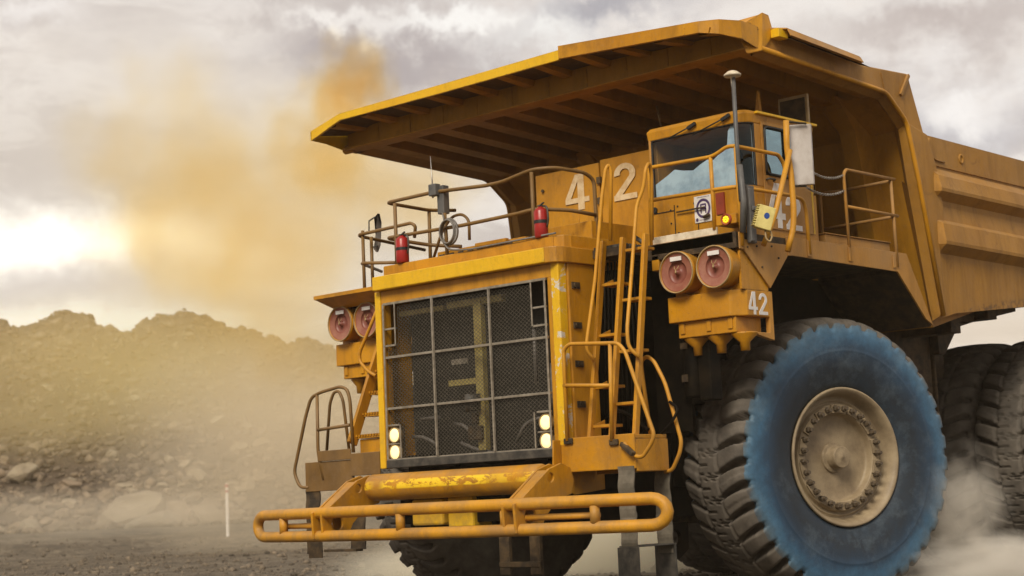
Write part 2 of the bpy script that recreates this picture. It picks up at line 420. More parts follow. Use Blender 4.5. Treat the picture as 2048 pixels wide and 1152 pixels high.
# grille frame
b = MB(); zs = (1.955, 2.558, 3.162, 3.80)
for z in zs: b.box(-1.295, 1.295, -.035, -.001, z-.014, z+.014)
for x in (-1.29, -.455, .455, 1.29): b.box(x-.014, x+.014, -.045, -.036, 1.955, 3.80)
for x in (-.455, .455): b.box(x-.022, x+.022, -.034, .02, 1.969, 3.80) if False else b.box(x-.012, x+.012, -.060, -.046, 1.97, 3.79)
for sx in (-1, 1):      # small square corner windows with lamp bezels
    xa, xb = sorted((sx*1.29, sx*1.09))
    for z in (3.50, 3.30) : b.box(xa, xb, -.034, -.004, z-.011, z+.011)
    b.box(sx*1.09-.010, sx*1.09+.010, -.047, -.037, 3.30, 3.79)
    b.box(sx*1.06-.010, sx*1.06+.010, -.047, -.037, 1.97, 2.36); b.box(xa, xb, -.034, -.004, 2.35, 2.372); b.box(xa, xb, -.034, -.004, 2.135, 2.15)
b.build('grille_frame', 'frame', T, .003)
# expanded-metal screen, real diamond wires
b = MB(); dx, dz, rr = .060, .044, .0034
nx, nz = int(2.57/dx), int(1.83/dz)
vs = []; fs = []
def wire(a, c):
    o = len(vs); a = Vector(a); c = Vector(c); d = (c-a).normalized(); n = Vector((d.z, 0, -d.x))
    for p in (a, c): vs.extend([p+n*rr, p-n*rr, p+Vector((0, rr*1.3, 0))])
    fs.extend([(o, o+1, o+4, o+3), (o+1, o+2, o+5, o+4), (o+2, o, o+3, o+5)])
for i in range(nx):
    for j in range(nz):
        x = -1.285+i*dx; z = 1.965+j*dz; yb = .012
        inwin = abs(x+dx/2) > 1.08 and (z > 3.30 or z < 2.35)
        if inwin: continue
        wire((x, yb, z), (x+dx/2, yb, z+dz/2)); wire((x+dx/2, yb, z+dz/2), (x+dx, yb, z)); wire((x, yb, z+dz), (x+dx/2, yb, z+dz/2)); wire((x+dx/2, yb, z+dz/2), (x+dx, yb, z+dz))
b.add(vs, fs); b.build('grille_screen', 'wire', T)
# things behind the screen
b = MB(); b.box(-1.29, 1.29, .42, .48, 1.98, 3.85); b.build('radiator_core', 'core', T)
b = MB(); b.box(.02, .14, .14, .22, 2.0, 3.72); b.box(-.42, .45, .16, .24, 3.66, 3.74); b.box(-.45, .02, .17, .23, 2.76, 2.83); b.box(-1.25, -.5, .18, .24, 3.66, 3.72)

b.build('fan_support', 'strawpost', T, .006)
b = MB(); b.lathe([(0, 0), (0, .095), (.2, .095), (.2, 0)], (.0, .10, 2.44), (0, 0, 1), 20); b.build('filter_canister', 'dark', T)
b = MB(); b.box(-.08, .12, .08, .20, 2.12, 2.28); b.box(-.02, .05, .09, .16, 2.30, 2.43); b.build('hose_bracket', 'rusty', T, .01)
b = MB()
for pts in ([(-.4, .2, 2.33), (-.2, .15, 2.30), (-.02, .12, 2.18)], [(-.3, .2, 2.10), (-.05, .16, 2.02), (.2, .2, 1.96)], [(.55, .2, 2.05), (.75, .15, 2.27), (1.1, .2, 2.34)], [(-1.1, .2, 2.22), (-.85, .15, 2.2), (-.7, .2, 2.1)], [(-1.0, .25, 2.42), (-.65, .2, 2.42)], [(.85, .25, 3.3), (.85, .25, 2.7)], [(1.1, .22, 2.4), (1.12, .22, 2.9)]):
    b.tube(pts, .022, .12)
build_each(b, 'coolant_hose', 'cable', T)
b = MB(); b.box(-.24, .02, .02, .03, 2.99, 3.05); b.build('data_plate', 'frame', T)
# headlamps
for x in (-1.195, 1.195):
    for z in (2.245, 2.045):
        hl = MB().lathe([(-.005, .001), (-.02, .05), (-.005, .078), (.02, .088), (.08, .088), (.08, .0)], (x, -.01, z), (0, 1, 0), 24)
        o = MB().lathe([(-.003, .079), (-.016, .088), (.02, .094), (.05, .094)], (x, -.012, z), (0, 1, 0), 24).build('headlamp', 'tan', T)
        MB().lathe([(-.006, .0005), (-.012, .04), (-.004, .077), (.04, .077)], (x, -.012, z), (0, 1, 0), 24).build('lens', 'lamp', o)
b = MB()
for x0, x1 in ((-1.286, -1.075), (1.075, 1.286)): b.box(x0, x1, .03, .045, 1.97, 2.35)
build_each(b, 'lamp_backing', 'rusty', T)

# -------- torque tube, bumper arms and bumper
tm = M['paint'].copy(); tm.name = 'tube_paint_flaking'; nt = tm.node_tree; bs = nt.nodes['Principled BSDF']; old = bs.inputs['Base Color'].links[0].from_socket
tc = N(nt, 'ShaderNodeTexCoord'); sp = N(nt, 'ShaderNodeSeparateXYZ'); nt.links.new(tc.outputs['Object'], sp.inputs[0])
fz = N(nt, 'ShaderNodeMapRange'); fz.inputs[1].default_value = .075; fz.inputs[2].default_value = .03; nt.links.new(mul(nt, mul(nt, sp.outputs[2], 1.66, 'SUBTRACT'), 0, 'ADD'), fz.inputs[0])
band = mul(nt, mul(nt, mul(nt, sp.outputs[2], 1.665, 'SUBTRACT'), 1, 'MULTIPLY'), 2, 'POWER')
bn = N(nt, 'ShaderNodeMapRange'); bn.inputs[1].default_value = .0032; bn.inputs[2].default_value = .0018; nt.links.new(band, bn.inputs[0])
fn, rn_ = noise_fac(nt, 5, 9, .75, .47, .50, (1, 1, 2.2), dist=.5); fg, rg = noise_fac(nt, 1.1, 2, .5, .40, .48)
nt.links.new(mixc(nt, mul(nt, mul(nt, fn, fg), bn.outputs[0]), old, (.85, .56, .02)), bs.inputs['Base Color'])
b = MB().lathe([(0, 0), (0, .13), (.03, .155)] + [(.03+2.63*k/20, .155) for k in range(1, 20)] + [(2.66, .155), (2.69, .13), (2.69, 0)], (-1.345, -.25, 1.64), (1, 0, 0), 28); b.build('cross_tube', tm, T)
def BY(x): return -1.05 + .058*x*x
bx = [x*.25 for x in range(-12, 13)]
top = [(x, BY(x), 1.376) for x in bx]; low = [(x, BY(x), 1.113) for x in bx]
def end(sx):
    c = [];
    for k in range(1, 8):
        t = math.pi*k/8; c.append((sx*(3.0+.13*math.sin(t)*1.3), BY(3.0+.1*math.sin(t)), 1.2445+.1315*math.cos(t)))
    return c
loop = top + end(1) + low[::-1] + end(-1)[::-1]
b = MB().tube(loop, .064, 0, 16, closed=True)
bump_o = b.build('bumper', 'rail', T)
b = MB()
for x in (-2.42, -.05, 2.42, -1.63, 1.37): b.tube([(x, BY(x), 1.33), (x, BY(x), 1.15)], .052 if abs(x) != 1.63 and x != 1.37 else .03, 0, 12)
b.tube([(x, BY(x)+.07, 1.235) for x in (-2.42, -2.0, -1.6)], .035, 0, 10); b.tube([(x, BY(x)+.07, 1.235) for x in (1.6, 2.0, 2.42)], .035, 0, 10)
build_each(b, 'strut', 'rail', bump_o)
from math import cos, sin
def holed_plate(mb, x, outline, holes, th):
    """plate in the y-z plane with round holes, thickness th along x"""
    bm = bmesh.new()
    def ringv(pts): 
        vv = [bm.verts.new((x, p[0], p[1])) for p in pts]
        return [bm.edges.new((vv[i], vv[(i+1) % len(vv)])) for i in range(len(vv))]
    ed = ringv(outline)
    for cy, cz, r in holes: ed += ringv([(cy+r*cos(2*math.pi*k/18), cz+r*sin(2*math.pi*k/18)) for k in range(18)])
    bmesh.ops.triangle_fill(bm, edges=ed, use_beauty=True)
    r_ = bmesh.ops.extrude_face_region(bm, geom=list(bm.faces)); bmesh.ops.translate(bm, vec=(th, 0, 0), verts=[v for v in r_['geom'] if isinstance(v, bmesh.types.BMVert)])
    bm.verts.index_update(); mb.add([v.co.copy() for v in bm.verts], [[v.index for v in f.verts] for f in bm.faces]); bm.free()
for sx in (-1, 1):
    arm = None
    for x in (1.40, 1.56):
        mb = MB(); holed_plate(mb, sx*x, [(-1.0, 1.38), (-.93, 1.40), (-.44, 1.73), (-.24, 1.79), (-.10, 1.74), (-.04, 1.60), (-.10, 1.46), (-.30, 1.42), (-.52, 1.24), (-.62, 1.08), (-.98, 1.08)], [(-.76, 1.25, .085), (-.42, 1.64, .05)], sx*.035)
        if x == 1.40: arm = mb
        else: arm.v, o_ = arm.v+mb.v, len(arm.v); arm.f += [tuple(i+o_ for i in f) for f in mb.f]; arm.sm += mb.sm
    xa, xb = sorted((sx*1.436, sx*1.559)); arm.prism([(xa, -.93, 1.385), (xa, -.45, 1.72), (xb, -.45, 1.72), (xb, -.93, 1.385)], (0, .02, -.02))
    arm.build('bumper_arm', 'paint', T, .006)
b = MB(); b.box(-.80, -.30, -.16, .10, 1.18, 1.48); b.box(-.26, .14, -.12, .2, 1.14, 1.50); b.box(-.2, .08, -.2, -.12, 1.49, 1.55); b.box(-.78, -.25, -.2, .0, 1.485, 1.52)
build_each(b, 'tow_block', 'bright', T, .03)
b = MB(); b.tube([(-.42, -.05, 1.5), (-.36, -.1, 1.6), (-.3, -.05, 1.62), (-.24, 0, 1.52)], .02, .05); b.build('tow_shackle', 'steel', T)
# drop brackets under the axle
b = MB()
for x in (.55, 1.0): b.box(x, x+.15, -.15, -.10, .62, 1.06)
b.box(.55, 1.15, -.16, -.12, .70, .76)
build_each(b, 'tow_bracket', 'rusty', T, .006)
b = MB()
b.box(-1.1, -.75, .1, 9.8, 1.15, 2.0); b.box(.75, 1.1, .1, 9.8, 1.15, 2.0); b.box(-1.1, 1.1, -.05, .1, 1.2, 1.75); b.box(-1.7, 1.7, 2.8, 3.3, 1.35, 2.0)
b.box(-.75, .75, .6, 4.6, 1.7, 3.9); b.box(-.6, .6, 8.3, 9.4, 1.2, 2.3); b.box(-1.09, 1.09, 6.0, 6.5, 1.3, 3.3)
b.build('chassis_frame', 'black', T, .01)
b = MB()
for sx in (-1, 1):
    b.lathe([(0, 0), (0, .17), (1.0, .17), (1.0, .13), (1.9, .13), (1.9, 0)], (sx*1.55, 2.0, 1.5), (0, 0, 1), 20)
build_each(b, 'suspension_cylinder', 'black', T)
b = MB()
for k in range(9): b.tube([(1.5+.05*k, .75, 4.0), (1.45+.06*k, .75, 3.0), (1.35+.07*k, .78, 2.0)], .012, .3, 6)
b.tube([(1.5, .7, 2.3), (1.9, .4, 2.35), (2.2, .5, 2.1)], .02, .2); b.tube([(2.3, .5, 2.0), (2.55, .45, 2.15), (2.62, .5, 2.3), (2.5, .5, 2.38)], .016, .1)
build_each(b, 'hydraulic_line', 'black', T)
b = MB(); b.box(2.45, 2.62, 1.1, 1.3, 2.4, 3.05); b.lathe([(0, 0), (0, .13), (.75, .13), (.75, 0)], (2.3, 1.25, 2.45), (0, 0, 1), 16)
b.build('reservoir_tank', 'black', T, .02)
MB().box(2.22, 2.32, 1.105, 1.115, 2.98, 3.05).build('tank_label', 'rusty', T)
MB().box(2.22, 2.30, 1.105, 1.115, 2.62, 2.70).build('tank_label', 'rusty', T)

# -------- air cleaners, housings and dust cups (both sides)
for sx in (-1, 1):
    pn = 'paint'
    b = MB(); x0, x1 = sorted((sx*2.27, sx*3.18))
    if sx > 0:
        b.prism([(x, y, 3.53) for x, y in ((2.25, .889), (3.07, .889), (3.20, 1.03), (3.20, 1.43), (2.25, 1.43))], (0, 0, -.28))
    else: b.prism([(x, y, 3.53) for x, y in ((-2.38, .889), (-3.20, .889), (-3.20, 1.43), (-2.38, 1.43))], (0, 0, -.28))
    hs = b.build('filter_housing', 'paint', T, .01)
    b = MB(); x0, x1 = (2.34, 3.10) if sx > 0 else (-3.12, -2.44); b.box(x0, x1, .94, 1.40, 3.08, 3.249)
    for xx in (x0+.03, (x0+x1)/2, x1-.1): b.box(xx, xx+.06, .925, .939, 3.12, 3.24)
    b.build('lower_tray', 'paint', hs, .008)
    cups = (2.47, 2.78, 3.09) if sx > 0 else (-2.98, -2.72, -2.46)
    for cx in cups:
        r0 = .145 if sx > 0 else .12
        MB().lathe([(0, 0), (0, r0), (-.015, r0), (-.10, .055), (-.19, .05), (-.19, 0)], (cx, 1.10, 3.079), (0, 0, 1), 24).build('dust_cup', 'paint', hs)
    for cx in (2.477, 2.977):
        ac = MB().lathe([(.06, 0), (.06, .205), (0, .212), (-.005, .228), (.03, .232), (.06, .222), (.75, .222), (.75, 0)], (sx*cx, .775, 3.78), (0, 1, 0), 40).build('air_cleaner', 'paint', T)
        MB().lathe([(.022, .125), (.012, .20), (.006, .211), (.02, .214)], (sx*cx, .775, 3.78), (0, 1, 0), 40).build('cover_disc', 'cover', ac)
        MB().lathe([(.022, .125), (.05, .12), (.045, .05), (.03, .03), (.0, .022), (-.01, 0)], (sx*cx, .775, 3.78), (0, 1, 0), 32).build('cover_centre', 'coverd', ac)
        MB().tube([(sx*cx+.23*cos(t)*.965, .768, 3.78+.23*sin(t)*.965) for t in [2*math.pi*k/40 for k in range(40)]], .008, 0, 6, closed=True).build('clamp_ring', 'tan', ac)
        MB().box(sx*cx-.075, sx*cx+.075, .772, .780, 3.905, 3.950).build('sticker', 'signwhite', ac)
        MB().tube([(sx*cx-.03, .785, 3.85), (sx*cx-.022, .77, 3.82), (sx*cx, .765, 3.805), (sx*cx+.022, .77, 3.82), (sx*cx+.03, .785, 3.85)], .004, .03, 6).tube([(sx*cx, .765, 3.80), (sx*cx+.008, .75, 3.765)], .009, 0, 6).build('wing_nut', 'tan', ac)
# right hand mounting plates behind and beside the cleaners
b = MB(); b.box(2.28, 3.19, 1.0, 1.06, 3.531, 4.0); b.build('cleaner_back_plate', 'paint', T, .006)
b = MB(); b.prism([(3.17, .95, 3.531), (3.17, .95, 3.94), (3.17, 1.5, 3.94), (3.17, 1.43, 3.531)], (.03, 0, 0)); b.build('side_gusset', 'paint', T)
b = MB(); b.prism([(3.205, .93, 4.06), (3.205, .96, 3.97), (3.205, 1.44, 3.56), (3.205, 1.82, 3.95), (3.205, 1.82, 4.06)], (.022, 0, 0)); b.build('triangle_plate', 'dusty', T, .004)
b = MB()
for y, z in ((1.30, 3.78), (1.62, 3.90), (1.22, 4.0), (1.50, 4.02), (1.05, 3.98)): b.lathe([(0, .012), (.012, .012), (.012, 0)], (3.227, y, z), (1, 0, 0), 6, False)
build_each(b, 'bolt', 'rusty', T)
b = MB(); b.prism([(3.14, 1.43, 3.53), (3.14, 1.50, 3.53), (3.14, 1.50, 3.00), (3.14, 1.20, 3.05), (3.14, 1.20, 3.08), (3.14, 1.43, 3.08)], (.06, 0, 0)); b.build('rear_flange', 'dusty', T, .006)
b = MB(); b.box(-3.19, -2.3, 1.0, 1.06, 3.531, 4.0); b.build('cleaner_back_plate', 'paint', T, .006)
b = MB(); b.prism([(-3.20, .58, 4.15), (-3.20, .58, 4.10), (-3.10, .78, 3.97), (-3.10, 1.3, 3.97), (-3.10, 1.3, 4.15)][:5] if False else [(-3.22, .55, 4.15), (-1.50, .55, 4.15), (-1.50, 1.3, 4.15), (-3.22, 1.3, 4.15)], (0, 0, -.05)); b.prism([(-3.20, .56, 4.098), (-1.52, .56, 4.098), (-1.52, .80, 3.98), (-3.10, .80, 3.98)][:4], (0, .03, .0)); 
b.build('left_ledge', 'paint', T, .004)

# -------- decks and fenders
b = MB()
b.box(2.0, 3.195, .90, 4.13, 3.97, 4.14)
b.box(-3.195, -1.53, .90, 4.13, 3.97, 4.14)
b.box(-1.52, 1.99, 1.12, 4.13, 3.98, 4.135)
b.box(1.53, 1.99, .52, 1.11, 4.03, 4.12)
b.build('deck', 'rusty', T)
b = MB()
for sx in (-1, 1):
    x0, x1 = sorted((sx*3.197, sx*3.222))
    b.prism([(x0, y, z) for y, z in ((1.825 if sx > 0 else .9, 3.95), (4.13, 3.92), (4.72, 3.38), (4.88, 3.31), (4.36, 4.155), (1.825 if sx > 0 else .9, 4.155))], (x1-x0, 0, 0))
build_each(b, 'fender_skirt', 'dusty', T, .004)
b = MB(); b.prism([(x, y, z) for x, y, z in ((2.1, 4.14, 3.96), (2.1, 4.14, 3.92), (2.1, 4.86, 3.30), (2.1, 4.89, 3.33), (2.1, 4.40, 4.13), (2.1, 4.14, 4.13))], (1.09, 0, 0)); b.build('fender_tail', 'rusty', T)
b = MB(); b.box(3.05, 3.14, 2.72, 4.12, 4.145, 4.27); b.box(3.0, 3.16, 2.70, 4.13, 4.272, 4.285); b.build('deck_curb', 'dusty', T, .006)
b = MB(); b.box(2.06, 2.93, .925, .955, 4.145, 4.225); b.build('toe_board', 'white', T, .004)
b = MB(); b.box(2.05, 3.16, .90, .97, 4.02, 4.142); b.box(2.05, 2.15, .9, 1.3, 3.85, 4.02); b.box(2.15, 3.1, .98, 1.08, 4.01, 4.06); b.build('deck_nose', 'paint', T, .008)
b = MB()
for k in range(12): b.box(1.54, 1.98, .53+k*.05, .545+k*.05, 4.122, 4.15)
for k in range(6): b.box(1.55+k*.08, 1.565+k*.08, .53, 1.1, 4.118, 4.142)
b.build('walkway_grating', 'dark', T)
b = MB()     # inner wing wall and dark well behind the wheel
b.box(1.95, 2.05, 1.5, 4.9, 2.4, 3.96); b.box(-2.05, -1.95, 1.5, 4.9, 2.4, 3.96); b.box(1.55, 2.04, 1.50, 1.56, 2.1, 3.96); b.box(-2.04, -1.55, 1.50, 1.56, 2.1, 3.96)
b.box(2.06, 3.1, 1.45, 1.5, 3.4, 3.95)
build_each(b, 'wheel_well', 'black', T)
b = MB(); b.box(1.2, 2.18, 4.95, 6.62, 1.0, 3.46); b.box(-2.18, -1.2, 4.95, 6.62, 1.0, 3.46); b.box(1.19, 2.22, 6.63, 6.68, .98, 3.47)
build_each(b, 'fuel_tank', 'rusty', T, .03, 3)
b = MB(); b.lathe([(0, 0), (0, .33), (.35, .36), (.5, .30), (.5, 0)], (1.35, 7.25, 3.05), (1, 0, 0), 24); b.build('hoist_pivot', 'rusty', T)

# -------- engine bits behind the hood sill
b = MB(); b.box(-1.0, 0.45, .62, 1.05, 4.14, 4.44); b.box(.50, 1.3, .80, 1.6, 4.14, 4.52); b.box(-.3, .2, .55, .61, 4.40, 4.45)
build_each(b, 'engine_cover', 'paint', T, .008)
b = MB()
for k in range(8): b.box(-.95+k*.16, -.87+k*.16, .60, .615, 4.24, 4.40)
build_each(b, 'louvre', 'dark', T)

# -------- central cabinets with the big 42
b = MB(); b.box(-.41, .27, 1.80, 2.6, 4.14, 5.41); b.box(.275, .62, 1.795, 2.6, 4.14, 5.41); b.box(.63, 1.78, 1.81, 2.6, 4.14, 5.44)
cab_net = build_each(b, 'electrical_cabinet', 'paint', T, .01)[0]
b = MB()
for z in (5.15, 4.9, 4.4): b.box(.60, .66, 1.765, 1.80, z, z+.08)
b.tube([(-.28, 1.79, 5.2), (-.28, 1.77, 5.2)], .02, 0, 8)
build_each(b, 'hinge', 'rusty', cab_net)
def digit(ch, org, ux, uz, h, wd, nrm, th=.004):
    """flat painted numeral: org = lower left, ux / uz unit vectors, h height, wd width"""
    mb = MB(); org, ux, uz, nrm = map(Vector, (org, ux, uz, nrm))
    def q(pts): mb.prism([org+ux*(x/.66*wd)+uz*(y*h) for x, y in pts], nrm*th)
    if ch == '4':
        q([(.36, 0), (.54, 0), (.54, 1), (.36, 1)]); q([(0, .20), (.359, .20), (.359, .34), (0, .34)]); q([(.541, .20), (.68, .20), (.68, .34), (.541, .34)])
        q([(0, .341), (.16, .341), (.359, .80), (.359, 1), (.30, 1)])
    else:
        cx, cy, ro, ri = .32, .70, .30, .14
        t = [R(a) for a in range(185, -26, -15)]
        for a, c in zip(t[:-1], t[1:]): q([(cx+ri*cos(a), cy+ri*sin(a)*1.05), (cx+ro*cos(a), cy+ro*sin(a)), (cx+ro*cos(c), cy+ro*sin(c)), (cx+ri*cos(c), cy+ri*sin(c)*1.05)])
        a = t[-1]; q([(cx+ri*cos(a), cy+ri*sin(a)*1.05), (cx+ro*cos(a), cy+ro*sin(a)), (.24, .151), (.03, .151)])
        q([(.0, 0), (.64, 0), (.64, .15), (.0, .15)])
    return mb
digit('4', (.08, 1.79, 4.88), (1, 0, 0), (0, 0, 1), .44, .37, (0, -1, 0)).build('number_digit', 'cream', cab_net)
digit('2', (.84, 1.80, 4.90), (1, 0, 0), (0, 0, 1), .44, .36, (0, -1, 0)).build('number_digit', 'cream', cab_net)

digit('4', (3.2005, 1.05, 3.265), (0, 1, 0), (0, 0, 1), .245, .155, (1, 0, 0)).build('number_digit', 'signwhite', T)
digit('2', (3.2005, 1.235, 3.268), (0, 1, 0), (0, 0, 1), .235, .165, (1, 0, 0)).build('number_digit', 'signwhite', T)
# -------- cab
cx0, cx1, cy0, cy1, cz0, cz1 = 1.78, 3.12, 1.30, 2.62, 4.15, 5.54
rc = .15
def cabring(z, inset=0, back=0.):
    """plan outline of the cab, front right corner rounded"""
    a = inset; pts = [(cx0+a, cy1-a), (cx0+a, cy0+a)]
    for k in range(7):
        t = R(-90+15*k); pts.append((cx1-rc+(rc-a)*cos(t), cy0+rc+(rc-a)*sin(t)))
    pts.append((cx1-a, cy1-a)); return [(x, y, z) for x, y in pts]
cab = empty('cab', (0, 0, 0), 0, T)
zb, zt = 4.70, 5.40
b = MB(); b.prism(cabring(cz0), (0, 0, zb-cz0)); b.build('lower_shell', 'paint', cab, .006)
# pillars around the glass
b = MB()
b.box(cx0, cx0+.035, cy0, cy0+.10, zb, zt+.02); b.box(cx0, cx0+.04, cy0+.101, cy1, zb, zt+.02)
b.box(3.08, cx1, 1.475, 1.64, zb, zt); b.box(3.08, cx1, 2.42, cy1, zb, zt); b.box(cx0+.041, cx1, cy1-.05, cy1-.001, zb, zt); b.box(3.08, cx1, 1.641, 2.419, zb, 4.84); b.box(3.08, cx1, 1.641, 2.419, 5.375, zt)
b.build('pillar', 'dusty', cab, .01)
# roof with sloping brow
b = MB(); r0 = [Vector(p) for p in cabring(zt)]; r1 = [Vector(p) for p in cabring(5.50, -.012)]; r2 = [Vector(p) for p in cabring(5.54, .02)]; r3 = [Vector(p) for p in cabring(5.555, .10)]
n_ = len(r0); allv = r0+r1+r2+r3; fs = [tuple(range(n_))[::-1]]
for L in range(3): fs += [(L*n_+i, L*n_+(i+1) % n_, (L+1)*n_+(i+1) % n_, (L+1)*n_+i) for i in range(n_)]
fs.append(tuple(3*n_+i for i in range(n_))); b.add(allv, fs)
b.build('roof', 'paint', cab, .008)
b = MB(); b.box(3.125, 3.17, 1.48, 2.66, 5.50, 5.53); b.build('rain_gutter', 'bright', cab, .006)
# windscreen glass (wraps round the corner) and seal
def wrap(z0, z1, inset, x_from, y_to):
    pts = [(x_from, cy0+inset)]
    for k in range(9):
        t = R(-90+90*k/8); pts.append((cx1-rc+(rc-inset)*cos(t), cy0+rc+(rc-inset)*sin(t)))
    pts.append((cx1-inset, y_to)); return [(x, y, z0) for x, y in pts], [(x, y, z1) for x, y in pts]
lo_, hi_ = wrap(zb+.002, zt-.002, .02, cx0+.036, 1.474)
mb = MB(); n_ = len(lo_); mb.add(lo_+hi_, [(i, i+1, n_+i+1, n_+i) for i in range(n_-1)]); gl = mb.build('windscreen', 'glass', cab)
mb = MB(); mb.tube([lo_[0]]+lo_[1:-1]+[lo_[-1], hi_[-1]]+hi_[-2:0:-1]+[hi_[0]], .016, .05, 6, closed=True); mb.build('window_seal', 'seal', cab)
# interior
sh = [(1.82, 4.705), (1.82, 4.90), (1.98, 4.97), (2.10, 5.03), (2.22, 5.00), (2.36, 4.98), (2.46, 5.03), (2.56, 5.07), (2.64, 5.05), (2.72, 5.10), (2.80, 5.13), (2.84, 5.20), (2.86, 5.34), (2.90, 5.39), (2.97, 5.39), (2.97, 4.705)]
MB().prism([(x, 1.345, z) for x, z in sh], (0, .01, 0)).build('sky_reflection_panel', 'sky_panel', cab)  # added panel: paints the windscreen's sky reflection, wavy top edge included
MB().prism([(3.075, y, z) for y, z in ((1.47, 4.71), (1.47, 5.39), (1.52, 5.39), (1.52, 4.71))], (.002, 0, 0)).build('sky_reflection_panel', 'sky_panel', cab)  # same painted reflection carried round the corner glass
b = MB(); b.box(cx0+.2, 2.9, 1.95, 2.5, zb-.02, 5.15); b.box(2.2, 2.6, 1.75, 2.0, zb+.001, 5.25); b.build('seat', 'interior', cab, .04)
b = MB().tube([(2.45+.16*cos(t), 1.62+.05*sin(t), 4.88+.15*sin(t)) for t in [2*math.pi*k/20 for k in range(20)]], .014, 0, 6, closed=True); b.build('steering_wheel', 'seal', cab)
# door, side window
b = MB(); b.prism([(3.121, y, z) for y, z in ((1.58, 4.25), (2.46, 4.25), (2.46, 5.44), (1.58, 5.44), (1.58, 5.40), (2.42, 5.40), (2.42, 4.82), (1.62, 4.82), (1.62, 5.40), (1.58, 5.40))][:4], (.001, 0, 0)) if False else None
door = MB(); door.box(3.121, 3.133, 1.585, 2.50, 4.24, 4.835); door.box(3.121, 3.133, 1.585, 1.625, 4.836, 5.43); door.box(3.121, 3.133, 2.43, 2.50, 4.836, 5.43); door.box(3.121, 3.133, 1.626, 2.429, 5.395, 5.43)
door_o = door.build('door', 'dusty', cab, .004)
def rrect(y0, y1, z0, z1, x, r=.05):
    pts = []
    for cy_, cz_, a0 in ((y1-r, z0+r, -90), (y1-r, z1-r, 0), (y0+r, z1-r, 90), (y0+r, z0+r, 180)):
        for k in range(5): t = R(a0+22.5*k); pts.append((x, cy_+r*cos(t), cz_+r*sin(t)))
    return pts
MB().tube(rrect(1.64, 2.42, 4.85, 5.38, 3.135, .06), .016, 0, 6, closed=True).build('window_seal', 'seal', cab)
MB().box(3.128, 3.142, 2.02, 2.06, 4.85, 5.38).build('window_divider', 'seal', cab)
mb = MB(); mb.add(rrect(1.64, 2.42, 4.85, 5.38, 3.118, .06), [tuple(range(20))]); mb.build('side_window', 'glass_side', cab)
MB().tube([(3.134, 1.62, 4.78), (3.17, 1.63, 4.79), (3.17, 1.75, 4.79), (3.134, 1.76, 4.78)], .012, .03, 6).build('door_handle', 'dark', cab)
digit('4', (3.134, 1.62, 4.26), (0, 1, 0), (0, 0, 1), .50, .32, (1, 0, 0)).build('number_digit', 'signwhite', cab)
digit('2', (3.134, 1.96, 4.26), (0, 1, 0), (0, 0, 1), .40, .32, (1, 0, 0)).build('number_digit', 'signwhite', cab)
MB().box(3.134, 3.138, 2.50, 2.53, 4.25, 5.3).build('door_edge', 'bright', cab)
# front panel details
b = MB()
for x in (2.10, 2.42): b.box(x, x+.008, 1.292, 1.299, 4.24, 4.62)
b.box(1.82, 2.10, 1.292, 1.299, 4.556, 4.564)
for x, z in ((2.15, 4.6), (2.15, 4.3), (2.38, 4.6), (2.05, 4.57), (1.85, 4.57), (2.5, 4.6), (2.05, 4.42)): b.lathe([(0, .010), (-.008, .010), (-.008, 0)], (x, 1.299, z), (0, 1, 0), 6, False)
b.build('hatch_seam', 'seal', cab)
MB().lathe([(0, .035), (-.02, .035), (-.02, 0)], (1.83, 1.298, 4.60), (0, 1, 0), 14, False).build('vent_plug', 'seal', cab)
sg = MB().box(2.385, 2.625, 1.290, 1.297, 4.372, 4.668).build('sign', 'signwhite', cab)
b = MB(); c = Vector((2.508, 1.286, 4.525)); n = 36
ring_o = [(c.x+.098*cos(2*math.pi*k/n), 1.287, c.z+.108*sin(2*math.pi*k/n)) for k in range(n)]; ring_i = [(c.x+.072*cos(2*math.pi*k/n), 1.287, c.z+.080*sin(2*math.pi*k/n)) for k in range(n)]
b.add(ring_o+ring_i, [(k, (k+1) % n, n+(k+1) % n, n+k) for k in range(n)])
for x0, x1, z0, z1 in ((2.468, 2.484, 4.47, 4.575), (2.532, 2.548, 4.47, 4.575), (2.484, 2.532, 4.56, 4.577), (2.484, 2.532, 4.515, 4.53)): b.add([(x0, 1.287, z0), (x1, 1.287, z0), (x1, 1.287, z1), (x0, 1.287, z1)], [(0, 1, 2, 3)])
cc = [(2.418+.018*cos(2*math.pi*k/14), 1.287, 4.405+.020*sin(2*math.pi*k/14)) for k in range(14)]; b.add(cc, [tuple(range(14))])
for k in range(9): x = 2.43+.019*k; b.add([(x, 1.287, 4.648), (x+.012, 1.287, 4.648), (x+.012, 1.287, 4.655), (x, 1.287, 4.655)], [(0, 1, 2, 3)])
for k in range(7): x = 2.45+.019*k; b.add([(x, 1.287, 4.396), (x+.012, 1.287, 4.396), (x+.012, 1.287, 4.402), (x, 1.287, 4.402)], [(0, 1, 2, 3)])
b.build('sign_emblem', 'purple', cab)
MB().box(2.69, 2.80, 1.275, 1.299, 4.42, 4.66).build('red_plate', 'redplate', cab)
MB().tube([(2.15, 1.27, 4.53), (2.55, 1.26, 4.53)], .010, 0, 6).tube([(2.52, 1.265, 4.42), (2.60, 1.265, 4.44)], .018, 0, 6).build('tie_rod', 'rusty', cab)
b = MB()
for (u0, v0, u1, v1) in ((1382, 252, 1335, 278), (1450, 235, 1385, 270)):
    a = P(u0, v0, y=1.27); c = P(u1, v1, y=1.26); b.tube([a, c], .008, 0, 6); b.bar(a+Vector((-.05, 0, -.02)), a+Vector((.06, 0, .02)), .03, .035)
build_each(b, 'wiper', 'seal', cab)
lb = MB().box(2.92, 3.19, .935, 1.25, 4.235, 4.34).build('lamp_bracket', 'paint', T, .006)
